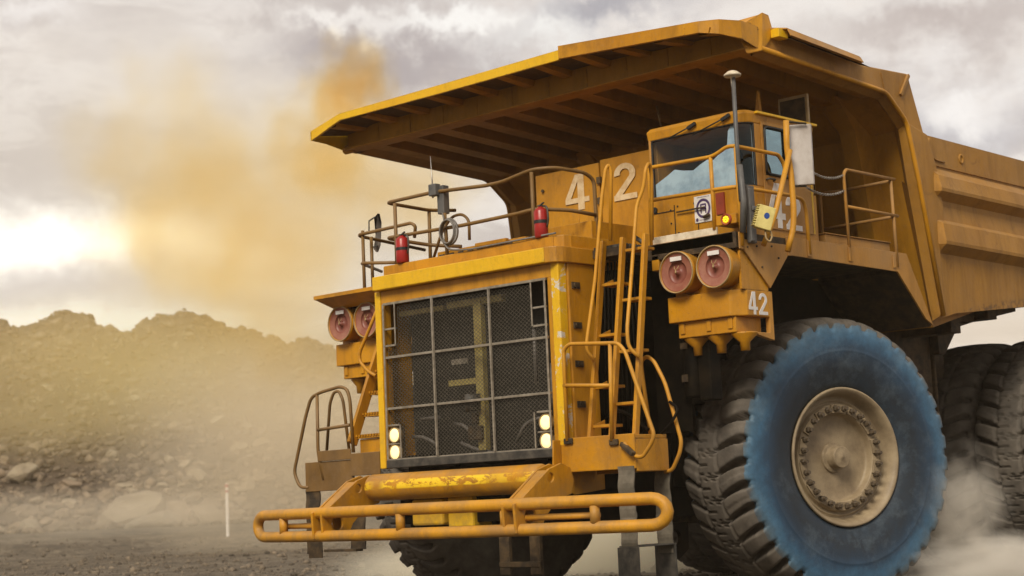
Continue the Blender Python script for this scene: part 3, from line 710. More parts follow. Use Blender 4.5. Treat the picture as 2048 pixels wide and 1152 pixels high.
MB().lathe([(0, .062), (-.03, .062), (-.032, .05), (-.02, .048)], (3.07, .935, 4.285), (0, 1, 0), 24).build('marker_lamp', 'redplate', T)
b = MB()
for k in range(9):
    a = 2*math.pi*k/8; x, z = (3.07+.028*cos(a), 4.285+.028*sin(a)) if k < 8 else (3.07, 4.285)
    b.lathe([(0, .010), (-.01, .009), (-.012, 0)], (x, .914, z), (0, 1, 0), 8)
b.build('led_cluster', 'amber', T)
MB().lathe([(0, .05), (-.001, 0)], (3.07, .915, 4.285), (0, 1, 0), 24).build('lamp_lens', simple('amber_lens', (.5, .28, .01), (.6, .35, .01), .3), T)
MB().prism([(2.62, 2.2, 5.56), (2.72, 2.2, 5.56), (2.69, 2.2, 5.95)], (0, .05, 0)).build('roof_fin', 'paint', T)
b = MB(); b.box(2.62, 3.02, 2.72, 2.76, 5.2, 5.93); b.build('rear_screen', 'tan', T, .006)
b = MB(); b.box(2.65, 2.99, 2.710, 2.719, 5.25, 5.89); b.build('rear_screen_panel', 'rusty', T)

# -------- masts, mirror, radio box
b = MB().tube([P(1466, 152, y=.97), P(1474, 291, y=.95), P(1482, 402, y=.94)], .024, 0, 8); b.tube([P(1479, 330, y=.95), P(1487, 402, y=.95), (3.25, .95, 4.12)], .034, 0, 8)
b.build('mast', 'box_grey', T)
b = MB().lathe([(0, 0), (-.005, .09), (.015, .095), (.05, .05), (.065, .0)], P(1465, 152, y=.97), (0, 0, 1), 20); b.lathe([(-.12, .02), (-.02, .026), (0, .05)], P(1465, 152, y=.97), (0, 0, 1), 12); b.build('antenna_dome', 'white', T)
mo = MB(); q = [P(1578, 250, y=1.80), P(1621, 247, y=2.02), P(1628, 368, y=2.02), P(1586, 371, y=1.80)]
mo.prism(q, (-.02, .05, 0)); mo = mo.build('mirror', 'mirror_back', T, .008)
b = MB(); b.tube([P(1572, 241, y=1.72), P(1574, 300, y=1.72), P(1582, 345, y=1.72), P(1588, 425, y=1.72), P(1586, 462, y=1.70), P(1575, 503, y=1.64)], .034, .08, 10)
b.tube([P(1580, 300, y=1.70), P(1552, 422, y=1.45), P(1541, 455, y=1.36), P(1527, 490, y=1.24)], .030, .05, 10)
build_each(b, 'mirror_bracket', 'rail', T)
b = MB(); b.tube([P(1582, 373, y=1.75), P(1612, 372, y=2.0)], .012, 0, 6); b.tube([P(1572, 243, y=1.72), P(1612, 247, y=1.95)], .012, 0, 6); build_each(b, 'mirror_rod', 'rusty', T)
b = MB(); bb = P(1500, 378, y=1.0)
b.box(3.23, 3.28, 1.05, 1.17, 4.02, 4.64); b.box(3.282, 3.33, 1.06, 1.24, 4.36, 4.41); b.box(3.282, 3.31, 1.03, 1.10, 4.03, 4.60)
b.build('radio_bracket', 'box_grey', T, .01)
ctr = P(1529, 436, y=1.08); Mx = Matrix.Translation(ctr) @ Matrix.Rotation(R(48), 4, 'Z') @ Matrix.Rotation(R(18), 4, 'Y')
b = MB(); b.box(-.09, .09, -.045, .05, -.125, .125, Mx)
for k in range(9): b.box(-.115, -.085, -.05, .04, -.115+k*.027, -.10+k*.027, Mx)
rb = b.build('radio_beacon', 'creambox', T, .008)
MB().add([Mx @ Vector((.01+.03*cos(2*math.pi*k/16), -.047, .02+.034*sin(2*math.pi*k/16))) for k in range(16)], [tuple(range(16))]).build('emblem', 'blue', rb)
b = MB().tube([ctr+Vector((0, 0, -.12)), ctr+Vector((.0, .0, -.22)), ctr+Vector((.03, .03, -.26)), ctr+Vector((.05, .05, -.2)), ctr+Vector((.04, .03, -.13))], .010, .04, 6); b.build('beacon_cable', 'tan', T)
# radio box with whip on the front rail
b = MB(); b.box(-.55, -.44, .20, .30, 4.80, 5.14); b.box(-.62, -.50, .13, .22, 5.02, 5.16); b.build('radio_box', 'box_grey', T, .01)
b = MB().tube([(-.585, .17, 5.0), (-.585, .17, 5.2), (-.60, .17, 5.5)], .012, 0, 6, r2=.005); b.build('whip_antenna', 'steel', T)

# -------- railings
RR = .0225
def rail(name, paths, mat='rail', r=RR, fil=.10):
    b = MB()
    for p in paths: b.tube(p, r, fil, 8)
    return b.build(name, mat, T)
F = lambda pts, y: [P(u, v, y=y) for u, v in pts]
rail('hood_guard_rail', [
    [P(911, 420.7, z=5.1), P(858, 420.7, z=5.08), (-1.42, .20, 5.07), (-.6, .2, 5.075), (.25, .2, 5.02), (.50, .2, 5.02), (.98, .2, 5.09), P(1110, 335, y=.35), P(1169, 345, y=.75), P(1188, 360, y=.9), P(1192, 430, y=.9), P(1197, 500, y=.9)],
    [P(923, 493, y=.9), P(858, 490, y=.75), (-1.45, .20, 4.64)] + F([(923, 451), (1037, 427), (1069, 418)], .2) + [P(1139, 420, y=.55), P(1191, 430, y=.88)],
    [(-1.27, .2, 4.22), (-1.27, .2, 5.04)], [(-.43, .22, 4.2), (-.43, .2, 4.80)], [(.965, .2, 4.2), (.965, .2, 5.06)],
    [P(858, 421, z=5.08), P(861, 520, y=.9)]], 'railb')
rail('hood_guard_hoop', [F([(866, 520), (885, 460), (905, 432), (925, 428), (938, 440), (939, 480)], .45)], 'railb', .018, .12)
rail('outer_guard_rail', [
    [P(829, 475, y=1.35), P(831, 452, y=1.3), P(822, 446, y=1.28), (-3.10, 1.28, 5.0), (-3.12, 1.30, 4.985), P(850, 500, y=2.4)],
    [P(791, 525, y=1.30), (-3.10, 1.28, 4.62), P(763, 543, y=2.1)], [(-3.06, 1.30, 4.12), (-3.06, 1.30, 5.05)], [(-3.06, 1.45, 4.12), (-3.06, 1.45, 4.98)], ], 'railb')
rail('cab_guard_rail', [
    [(2.04, .93, 4.0), (2.06, .93, 4.96)] + [(2.07, .93, 5.01)] + F([(1421, 314), (1436, 306), (1452, 294)], .93) + [(3.22, .93, 5.06), (3.22, 1.72, 5.06), P(1557, 311, x=3.22), P(1567, 326, x=3.22), P(1572, 350, x=3.22)],
    [(2.05, .93, 4.645), (2.92, .93, 4.63), (3.22, .94, 4.62), (3.22, 2.02, 4.625), (3.22, 2.19, 4.60), (3.22, 2.24, 4.48), (3.23, 2.24, 3.99)],
    [(2.905, .93, 4.20), (2.905, .93, 4.99)], [(3.235, .95, 3.98), (3.225, .95, 5.05)]])
b = MB(); b.box(3.223, 3.235, .90, 1.0, 3.95, 4.13); b.box(3.223, 3.238, 2.2, 2.28, 3.96, 4.14); b.box(3.223, 3.238, 1.80, 1.86, 3.94, 4.13); b.box(3.223, 3.238, 3.05, 3.12, 3.97, 4.13); b.box(3.223, 3.238, 4.02, 4.08, 3.96, 4.12)
build_each(b, 'rail_foot', 'dusty', T, .004)
rail('rear_guard_rail', [
    [(3.22, 3.09, 3.98), (3.22, 3.07, 4.98), (3.22, 3.12, 5.045), (3.22, 4.20, 5.045)],
    [(3.22, 3.09, 4.61), (3.22, 4.22, 4.60)], [(3.22, 4.13, 3.98), (3.21, 4.13, 5.04)],
    [(3.2, 4.13, 5.02), (2.5, 4.15, 5.01)], [(3.2, 4.13, 4.585), (2.24, 4.15, 4.575)], [(2.22, 4.12, 4.1), (2.22, 4.12, 5.0), (2.3, 4.14, 5.02), (2.5, 4.15, 5.01)]], 'dusty', .02)
def chain(a, c, sag, n=26):
    mb = MB(); a, c = Vector(a), Vector(c); pts = [a.lerp(c, k/n)-Vector((0, 0, sag*4*(k/n)*(1-k/n))) for k in range(n+1)]
    for i in range(n):
        p, q = pts[i], pts[i+1]; d = (q-p); u = d.cross(Vector((0, 0, 1))).normalized() if i % 2 else Vector((0, 0, 1))
        mb.tube([p-d*.15+u*.012, q+d*.15+u*.012, q+d*.15-u*.012, p-d*.15-u*.012], .004, .01, 5, closed=True)
    return mb
chain(P(1628, 346, x=3.2), (3.22, 3.08, 4.98), .05).build('safety_chain', 'steel', T)
chain(P(1612, 374, x=3.2), (3.22, 3.08, 4.80), .07, 30).build('safety_chain', 'steel', T)

# -------- right access ladder and platforms
b = MB()
S0, S1 = (1.70, .10, 2.0), (1.70, .52, 4.15)
st = [(1.70, 1.71), (2.0, 1.99), (2.32, 2.30)]
for xb, xt in st: b.bar((xb, .12, 2.0), (xt, .50, 4.20), .045, .07, (0, 1, .2))
lad = b.build('access_ladder', 'paint', T, .005)
b = MB()
def LY(z): return .12+(z-2.0)*.38/2.2
for z in (3.70, 3.14, 2.58, 2.16):
    b.box(1.725, 1.975, LY(z)+.0, LY(z)+.20, z-.012, z+.02)
for z in (4.05, 3.50, 2.94, 2.38):
    b.box(2.025, 2.295, LY(z)+.0, LY(z)+.18, z-.012, z+.02)
for z in (3.70, 3.14, 2.58, 2.16): b.prism([(1.73, LY(z)+.02, z+.021), (1.73, LY(z)+.19, z+.021), (1.73, LY(z)+.19, z+.08)], (.012, 0, 0))
build_each(b, 'rung', 'paint', lad, .004)
rail('ladder_handrail', [[P(1221, 482, y=.5), P(1222, 343, y=.5), P(1217, 329, y=.48), P(1211, 338, y=.44), P(1204, 392, y=.40), P(1190, 560, y=.25), P(1173, 687, y=.10), P(1175, 705, y=.12), P(1190, 722, y=.18)]], 'rail', .021, .1)
rail('ladder_handrail', [[P(1304, 480, y=.75), P(1303, 345, y=.75), P(1298, 324, y=.7), P(1291, 338, y=.62), P(1287, 377, y=.6), P(1273, 410, y=.55), P(1262, 560, y=.30), P(1254, 660, y=.12), P(1257, 695, y=.13), P(1279, 715, y=.2)]], 'rail', .021, .1)
MB().tube([P(1268, 473, y=.6), P(1291, 489, y=.5)], .025, 0, 8).build('ladder_hook', 'dark', T)
b = MB(); b.box(1.395, 2.405, -.01, .02, 1.69, 2.055); b.box(1.40, 2.40, .021, .55, 2.0, 2.045); b.box(2.385, 2.405, .021, .56, 1.66, 1.999); b.box(1.42, 2.384, .53, .56, 1.66, 1.999)
pl = b.build('access_platform', 'paint', T, .008)
b = MB(); b.prism([(1.372, .05, 2.04), (1.372, -.12, 2.04), (1.372, -.14, 1.75), (1.372, -.02, 1.52), (1.372, .2, 1.45), (1.372, .7, 1.5), (1.372, .7, 2.04)], (.02, 0, 0)); b.build('side_cheek', 'paint', pl, .004)
b = MB()
for u, v in ((1136, 882), (1227, 884)): p = P(u, v, y=-.03); b.box(p.x-.06, p.x+.06, -.04, -.011, p.z-.035, p.z+.03)
p = P(1256, 896, y=-.03); b.bar(p+Vector((-.08, 0, .05)), p+Vector((.10, -.04, -.07)), .06, .05)
build_each(b, 'pivot_block', 'rusty', pl, .01)
rail('platform_guard', [F([(1135, 882), (1127, 700), (1138, 688), (1236, 686), (1250, 702), (1308, 868), (1304, 885), (1285, 915), (1268, 912), (1248, 886)], -.03), F([(1127, 771), (1222, 771)], -.03), F([(1220, 688), (1224, 882)], -.03)], 'rail', .022, .08)
rail('platform_guard', [F([(1301, 868), (1284, 745), (1282, 722), (1294, 712), (1308, 722), (1330, 765), (1363, 882), (1360, 905), (1345, 940), (1330, 944)], .54)], 'rail', .022, .08)
def strap(name, x0, x1, z0, z1, y0, mat='rubber_strap', ph=0.):
    n = 14; vs = []
    for i in range(n+1):
        z = z1+(z0-z1)*i/n; y = y0+.008*sin(i*1.1+ph); xo = .005*sin(i*.8+ph)
        vs += [(x0+xo, y, z), (x1+xo, y, z), (x1+xo, y+.016, z), (x0+xo, y+.016, z)]
    fs = []
    for i in range(n):
        a = i*4; fs += [(a+k, a+(k+1) % 4, a+4+(k+1) % 4, a+4+k) for k in range(4)]
    MB().add(vs, fs, False).build(name, mat, T)
strap('step_strap', 2.18, 2.39, 1.10, 1.72, -.03); strap('step_strap', 2.19, 2.39, 1.0, 1.66, .565, ph=1.2)
strap('step_strap', 2.18, 2.39, .80, 1.25, -.03, ph=.4); strap('step_strap', 2.19, 2.39, .80, 1.25, .565, ph=2)
b = MB(); b.box(2.14, 2.42, -.05, -.03, .44, .885); b.box(2.14, 2.42, .57, .59, .40, .90); b.box(2.15, 2.41, -.03, .57, .885, .90); b.box(2.15, 2.41, -.03, .57, .47, .49); b.build('hanging_step', 'dark', T, .003)
b = MB(); holed_plate(b, 1.85, [(1.0, 1.10), (1.05, .75), (1.3, .70), (1.48, .80), (1.5, 1.1)], [(1.27, .93, .09)], .05); b.build('lower_bracket', 'black', T)

# -------- left platform, stair and guards
b = MB(); b.box(-2.86, -1.98, .02, .05, 1.64, 2.0); b.box(-2.86, -1.48, .051, .5, 1.97, 2.0); b.box(-2.0, -1.48, .0, .018, 1.80, 2.07); b.box(-2.6, -1.99, .0, .018, 2.002, 2.13)
b.build('access_platform', 'railb', T, .006)
b = MB()
b.bar((-2.25, .26, 2.2), (-2.25, .95, 3.75), .05, .14, (0, 1, .3)); b.bar((-1.62, .26, 2.2), (-1.62, .95, 3.75), .05, .14, (0, 1, .3)); b.box(-2.2, -1.65, .35, .38, 1.9, 2.25)
b.build('stair', 'paint', T, .006)
b = MB()
for k in range(5):
    z = 2.28+k*.27; y = .30+(z-2.2)*.445
    for t in range(12): b.box(-2.22+t*.05, -2.195+t*.05, y-.035, y+.18, z, z+.028)
    b.box(-2.22, -1.65, y-.02, y+.16, z-.02, z-.002)
b.build('stair_tread', 'paint', T)
rail('stair_handrail', [F([(768, 585), (740, 655), (719, 705), (719, 722), (735, 742), (752, 752)], .55)], 'rail', .022, .08)
rail('platform_guard', [F([(618, 975), (600, 975), (588, 945), (612, 830), (622, 795), (640, 785), (680, 773), (694, 778), (700, 800), (707, 905)], .03), F([(634, 788), (636, 905), (648, 960)], .03), F([(636, 860), (700, 850)], .03)], 'railb', .021, .08)
rail('platform_guard', [F([(653, 908), (660, 805), (668, 784), (678, 782), (686, 800), (699, 905)], .25)], 'railb', .019, .08)
strap('step_strap', -2.88, -2.62, .88, 1.66, .03, 'rusty'); strap('step_strap', -2.26, -2.0, .92, 1.66, .20, 'rusty', 1)
b = MB(); b.box(-2.85, -2.60, .03, .045, .83, 1.15); b.box(-2.24, -2.0, .20, .215, .92, 1.2); b.box(-2.6, -2.02, .06, .18, .90, .93); b.build('hanging_step', 'rusty', T, .003)
# left mirror
mq = [P(u, v, x=-3.3) for u, v in ((748, 436), (755, 427), (759, 445), (757, 490), (752, 504), (747, 498), (751, 470))]
MB().prism(mq, (-.0, .04, 0)).build('mirror', 'mirror_back', T)
MB().tube([P(738, 442, x=-3.2), P(750, 434, x=-3.28)], .010, 0, 6).tube([P(738, 442, x=-3.2), P(738, 465, x=-3.2)], .010, 0, 6).build('mirror_bracket', 'dark', T)
MB().tube([P(744, 495, x=-3.2), P(755, 492, x=-3.3)], .010, 0, 6).build('mirror_bracket', 'dark', T)
MB().box(-2.55, -2.25, 1.3, 1.6, 4.16, 4.36).build('battery_box', 'rusty', T, .01)

# -------- dump body with canopy
body = empty('dump_body', (0, 0, 0), 0, T)
upy = [(1.40, 6.19), (1.60, 6.43), (3.47, 6.32), (3.50, 6.34), (4.56, 6.385), (4.86, 5.66)]
lowy = [(1.40, 6.175), (3.99, 6.055), (4.43, 5.745), (4.55, 5.06), (4.91, 3.42)]
for sx in (-1, 1):
    X = sx*3.30
    b = MB()
    # cheek above the lower ridge, then flange down the front edge of the tray
    cheek = [(1.40, 6.175), (3.99, 6.055), (4.43, 5.745), (4.86, 5.66), (4.56, 6.385), (3.47, 6.33), (1.60, 6.43)]
    b.prism([(X, y, z) for y, z in cheek], (-sx*.05, 0, 0))
    flange = [(4.435, 5.742), (4.555, 5.06), (4.91, 3.42), (5.0, 3.42), (4.97, 4.25), (5.30, 4.29), (5.12, 4.42), (5.12, 4.80), (5.02, 5.30), (4.855, 5.66)]
    b.prism([(X+sx*.045, y, z) for y, z in flange], (-sx*.09, 0, 0))
    b.build('side_cheek', 'bed', body, .022, 4)
    MB().tube([(X+sx*.012, y, z+.012) for y, z in lowy[:3]]+[(X+sx*.045, y+.01, z) for y, z in lowy[3:]], .030, .1, 10).build('edge_pipe', 'paint' if sx > 0 else 'bed', body)
    b = MB()
    # bottom lip turned inwards: follows the lower ridge
    for (y0, z0), (y1, z1) in zip(lowy[:-1], lowy[1:]):
        nrm = Vector((0, -(z1-z0), (y1-y0))).normalized()*-1
        a = [(X, y0, z0), (X, y1, z1), (X-sx*.12, y1+.02, z1-.05), (X-sx*.12, y0+.02, z0-.05)]
        b.add(a + [(X-sx*.30, y0+.20, z0+.06), (X-sx*.30, y1+.26, z1+.06)], [(0, 1, 2, 3), (3, 2, 5, 4)])
    b.build('inner_lip', 'bed', body)
    if sx > 0:
        b = MB(); b.prism([(3.30, 1.60, 6.435), (3.46, 1.72, 6.42), (3.46, 3.20, 6.335), (3.31, 3.50, 6.335)], (0, 0, .016)); b.prism([(3.46, 1.72, 6.42), (3.46, 3.20, 6.335), (3.50, 3.20, 6.262), (3.50, 1.72, 6.335)], (.014, 0, .004))
        b.build('rain_lip', 'dusty', body, .003)
        MB().box(3.30, 3.42, 1.62, 1.80, 6.33, 6.43).build('lip_bracket', 'bright', body, .006)
        b = MB(); b.bar((3.306, 3.93, 6.30), (3.306, 3.99, 6.08), .02, .012, (1, 0, 0)); b.bar((3.315, 4.33, 6.08), (3.315, 4.55, 6.36), .04, .03, (1, 0, 0)); build_each(b, 'weld_bar', 'bed', body)
# side walls of the tray: one ribbed profile swept back
prof = [(3.305, 5.66), (3.305, 5.30), (3.29, 5.295), (3.29, 5.27), (3.385, 5.16), (3.42, 5.00), (3.415, 4.96), (3.305, 4.87), (3.30, 4.80), (3.33, 4.62), (3.40, 4.56), (3.43, 4.34), (3.425, 4.30), (3.305, 4.20), (3.30, 3.40)]
for sx in (-1, 1):
    vs = []; n = len(prof)
    ys = [4.87, 4.98, 5.3, 12.0]
    for iy, y in enumerate(ys):
        for x, z in prof:
            zz = z if z > 3.5 else 3.40+(max(y, 4.97)-4.97)*.232
            bulge = 0 if iy == 0 else 1
            xx = 3.29+(x-3.29)*bulge if z < 5.66 else x
            drop = (y-4.87)*-.012
            vs.append((sx*xx, y+(5.66-zz)*(.02 if iy == 0 else 0), zz+drop))
    fs = [(i*n+k, i*n+k+1, (i+1)*n+k+1, (i+1)*n+k) for i in range(len(ys)-1) for k in range(n-1)]
    o = len(vs); inner = [(sx*3.15, y, z-.012*(y-4.87)) for y in (4.87, 12.0) for z in (5.66, 3.9+(y-4.87)*.1)]
    vs += inner
    fs += [(o, o+1, o+3, o+2), (0, o, o+2, 3*n)]
    mb = MB().add(vs, fs, False)
    mb.build('tray_side', 'bed', body)
    if sx > 0:
        b = MB().tube([(3.30, 5.73+.045*cos(t), 5.455+.05*sin(t)) for t in [2*math.pi*k/24 for k in range(24)]], .02, 0, 8, closed=True); b.build('hole_ring', 'bed', body)
        MB().add([(3.298, 5.73+.04*cos(2*math.pi*k/20), 5.455+.045*sin(2*math.pi*k/20)) for k in range(20)], [tuple(range(20))]).build('lifting_hole', 'seal', body)
        b = MB()
        def pl(pts, th=.012): b.prism([(3.312 if z > 5.28 or z < 4.25 else 3.47, y, z) for y, z in pts], (th, 0, 0))
        for y0, y1, z0, z1 in ((4.93, 5.28, 5.36, 5.63),): b.tube([(3.315, y0, z1), (3.315, y0-.01, z0+.15), (3.315, y0+.08, z0+.01), (3.315, y1, z0)], .012, .08, 6)
        b.tube([(3.322, 5.07, 4.78), (3.322, 5.08, 4.45), (3.322, 5.2, 4.34), (3.322, 5.45, 4.33)], .012, .1, 6)
        build_each(b, 'weld_seam', 'bed', body)
b = MB(); b.prism([(-3.15, y, z) for y, z in ((4.95, 3.42), (12.0, 5.0), (12.0, 4.9), (5.0, 3.30))], (6.30, 0, 0)); b.build('tray_floor', 'bed', body)
b = MB()
for k in range(6):
    y = 5.9+k*1.0; z = 3.37+(y-4.97)*.225; b.box(-2.9, 2.9, y, y+.25, z-.28, z-.04)
b.prism([(2.2, y, z) for y, z in ((6.9, 3.75), (8.0, 3.95), (8.05, 3.66), (7.85, 3.62), (7.15, 3.48), (6.75, 3.10), (6.60, 3.10), (6.55, 3.6))], (.12, 0, 0))
b.prism([(-2.2, y, z) for y, z in ((6.9, 3.75), (8.0, 3.95), (8.05, 3.66), (7.85, 3.62), (7.15, 3.48), (6.75, 3.10), (6.60, 3.10), (6.55, 3.6))], (-.12, 0, 0))
b.prism([(2.6, y, z) for y, z in ((5.9, 3.58), (8.1, 4.05), (8.1, 3.70), (7.0, 3.52), (6.0, 3.44))], (.10, 0, 0))
build_each(b, 'floor_beam', 'rusty', body, .01)
# front wall, recessed
wall = [(4.02, 6.36), (4.10, 6.10), (4.62, 5.72), (4.78, 5.06), (5.10, 3.45)]
b = MB()
for (y0, z0), (y1, z1) in zip(wall[:-1], wall[1:]): b.add([(-3.24, y0, z0), (3.24, y0, z0), (3.24, y1, z1), (-3.24, y1, z1)], [(0, 1, 2, 3)])
b.add([(-3.24, 5.10, 3.45), (3.24, 5.10, 3.45), (3.24, 4.92, 3.43), (-3.24, 4.92, 3.43)], [(0, 1, 2, 3)])
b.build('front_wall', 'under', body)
b = MB()
for x in (-2.5, -1.5, -.5, .5, 1.5, 2.5):
    w_ = [(4.0, 6.16), (4.38, 5.78), (4.54, 5.06), (4.88, 3.50)]
    for (y0, z0), (y1, z1), (p0, q0), (p1, q1) in zip(w_[:-1], w_[1:], wall[1:-1], wall[2:]):
        a0, a1 = x-.11, x+.11
        b.add([(a0, y0, z0), (a1, y0, z0), (a1, y1, z1), (a0, y1, z1), (a0-.09, p0, q0), (a1+.09, p0, q0), (a1+.09, p1, q1), (a0-.09, p1, q1)], [(0, 1, 2, 3), (4, 0, 3, 7), (1, 5, 6, 2)])
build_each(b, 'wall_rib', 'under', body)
# canopy sheet: front edge heights vary slightly across
def FZ(x): return np.interp(x, [-3.32, -2.76, 1.03, 3.03, 3.32], [6.36, 6.485, 6.525, 6.375, 6.30])
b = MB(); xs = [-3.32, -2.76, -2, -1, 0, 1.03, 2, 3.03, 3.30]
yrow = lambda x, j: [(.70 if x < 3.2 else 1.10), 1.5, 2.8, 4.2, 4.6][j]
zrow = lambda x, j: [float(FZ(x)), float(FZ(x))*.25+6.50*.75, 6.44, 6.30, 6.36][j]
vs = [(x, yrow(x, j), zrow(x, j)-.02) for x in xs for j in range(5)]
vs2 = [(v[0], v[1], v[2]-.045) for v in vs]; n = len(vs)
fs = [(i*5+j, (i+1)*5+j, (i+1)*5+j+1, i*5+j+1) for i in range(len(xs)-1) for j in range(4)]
b.add(vs+vs2, fs+[tuple(k+n for k in f) for f in fs]); b.build('canopy', 'shade_sheet', body)
b = MB()       # front fascia
fx = [(-3.32, .70, 6.36, .125), (-2.76, .70, 6.49, .085), (-1, .70, 6.505, .105), (1.03, .70, 6.53, .115)]
for (x0, y0, z0, h0), (x1, y1, z1, h1) in zip(fx[:-1], fx[1:]):
    b.add([(x0, y0-.015, z0), (x1, y1-.015, z1), (x1, y1-.015, z1-h1), (x0, y0-.015, z0-h0), (x0, y0+.02, z0), (x1, y1+.02, z1), (x1, y1+.02, z1-h1), (x0, y0+.02, z0-h0)], [(0, 1, 2, 3), (4, 7, 6, 5), (0, 4, 5, 1), (3, 2, 6, 7)])
b.add([(-3.335, .685, 6.36), (-3.335, 1.5, 6.42), (-3.335, 1.5, 6.15), (-3.335, 1.25, 6.17), (-3.335, .95, 6.22), (-3.335, .685, 6.235)], [(0, 1, 2, 3, 4, 5)])
b.build('canopy_fascia', 'bright', body)
b = MB()
fx = [(1.035, .69, 6.575, .15), (3.03, .69, 6.42, .125), (3.20, .83, 6.43, .16), (3.30, 1.10, 6.44, .20), (3.315, 1.38, 6.42, .25)]
for (x0, y0, z0, h0), (x1, y1, z1, h1) in zip(fx[:-1], fx[1:]):
    b.add([(x0, y0-.015, z0), (x1, y1-.015, z1), (x1, y1-.015, z1-h1), (x0, y0-.015, z0-h0), (x0-.02, y0+.03, z0), (x1-.02, y1+.03, z1), (x1-.02, y1+.03, z1-h1), (x0-.02, y0+.03, z0-h0)], [(0, 1, 2, 3), (4, 7, 6, 5), (0, 4, 5, 1), (3, 2, 6, 7)])
b.build('canopy_fascia', 'paint', body)
b = MB()       # peak at the right front corner with a top rib across
b.add([(3.30, 1.50, 6.61), (3.19, 1.10, 6.38), (3.26, 1.22, 6.10), (3.34, 1.40, 6.15), (3.32, 1.58, 6.30), (3.32, 1.66, 6.42), (3.30, 1.62, 6.60), (3.20, 1.6, 6.2)],
      [(0, 1, 2, 3), (0, 3, 4), (0, 4, 5), (0, 5, 6), (1, 7, 2), (0, 6, 7, 1), (2, 7, 3), (3, 7, 5, 4), (5, 7, 6)])
b.prism([(3.29, 1.52, 6.60), (2.62, 1.30, 6.52), (2.50, 1.25, 6.42), (3.25, 1.45, 6.35)], (.01, .05, 0))
b.build('corner_peak', 'paint', body, .01)
b = MB(); b.box(-3.26, 3.26, 1.27, 1.36, 6.18, 6.47); b.box(-3.30, 3.26, 1.20, 1.46, 6.155, 6.18)
b.tube([(-3.38, 1.33, 6.19), (-3.2, 1.33, 6.19)], .06, 0, 12)
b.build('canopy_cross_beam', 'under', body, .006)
b = MB()
for k in range(11):
    x = -2.95+k*.60
    if abs(x) > 3.15: continue
    for t in (0,):
        b.add([(x-.065, .73, 6.40+(FZ(x)-6.5)), (x+.065, .73, 6.40+(FZ(x)-6.5)), (x+.065, 1.268, 6.37), (x-.065, 1.268, 6.37), (x-.085, .73, 6.47+(FZ(x)-6.5)), (x+.085, .73, 6.47+(FZ(x)-6.5)), (x+.085, 1.268, 6.46), (x-.085, 1.268, 6.46)], [(0, 1, 2, 3), (0, 3, 7, 4), (1, 5, 6, 2)])
        w2 = .12
        b.add([(x-w2, 1.362, 6.20), (x+w2, 1.362, 6.20), (x+w2, 4.05, 6.07), (x-w2, 4.05, 6.07), (x-w2-.04, 1.362, 6.46), (x+w2+.04, 1.362, 6.46), (x+w2+.04, 4.1, 6.30), (x-w2-.04, 4.1, 6.30)], [(0, 1, 2, 3), (0, 3, 7, 4), (1, 5, 6, 2)])
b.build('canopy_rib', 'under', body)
b = MB()
for x in [-2.65+.6*k for k in range(10)]: b.box(x-.008, x+.008, 1.262, 1.269, 6.19, 6.44)
build_each(b, 'stiffener', 'under', body)
MB().tube([P(1313, 212, y=2.6), P(1322, 252, y=2.6)], .012, 0, 6).build('hanging_wire', 'tan', T)

# -------- things clamped or hung on the truck
def extinguisher(x, y, z, h, label):
    e = empty('fire_extinguisher', (x, y, z)); tag(e, label, 'fire extinguisher', 'fire extinguishers on the hood')
    r = .078
    MB().lathe([(0, 0), (0, r*.9), (.02, r), (h*.78, r), (h*.86, r*.75), (h*.9, r*.35), (h*.93, r*.35), (h*.93, 0)], (0, 0, 0), (0, 0, 1), 20).build('cylinder', 'red', e)
    MB().box(-.02, .02, -.03, .03, h*.93, h*.97).bar((0, 0, h*.97), (.07, -.02, h*1.02), .02, .012).build('valve', 'dark', e)
    MB().tube([(.02, 0, h*.95), (.10, 0, h*.9), (.11, 0, h*.5), (.085, 0, h*.3)], .012, .06, 6).build('hose', 'dark', e)
    MB().lathe([(h*.42, r+.003), (h*.52, r+.003)], (0, 0, 0), (0, 0, 1), 20).build('strap', 'seal', e)
extinguisher(-1.13, .165, 4.292, .36, 'red fire extinguisher strapped upright at the left end of the hood rail')
extinguisher(1.10, .17, 4.292, .38, 'dark red fire extinguisher beside the cabinet painted with the number 4')
b = MB(); cc = Vector((-.31, .12, 4.555))
for dr, dy in ((0, 0), (.012, .02), (-.008, -.02), (.006, .035)):
    b.tube([cc+Vector(((.125+dr)*cos(t), dy, (.145+dr)*sin(t))) for t in [2*math.pi*k/28 for k in range(28)]], .010, 0, 6, closed=True)
b.tube([cc+Vector((-.05, 0, .14)), (-.42, .15, 4.80)], .010, 0, 6)
b.tube([cc+Vector((-.10, 0, -.08)), (-.30, .10, 4.34), (.0, .115, 4.30), (.6, .115, 4.305), (1.35, .12, 4.31)], .012, .15, 6)
o = b.build('cable_coil', 'cable'); tag(o, 'coil of grey cable hanging from the hood rail below the radio box', 'cable')

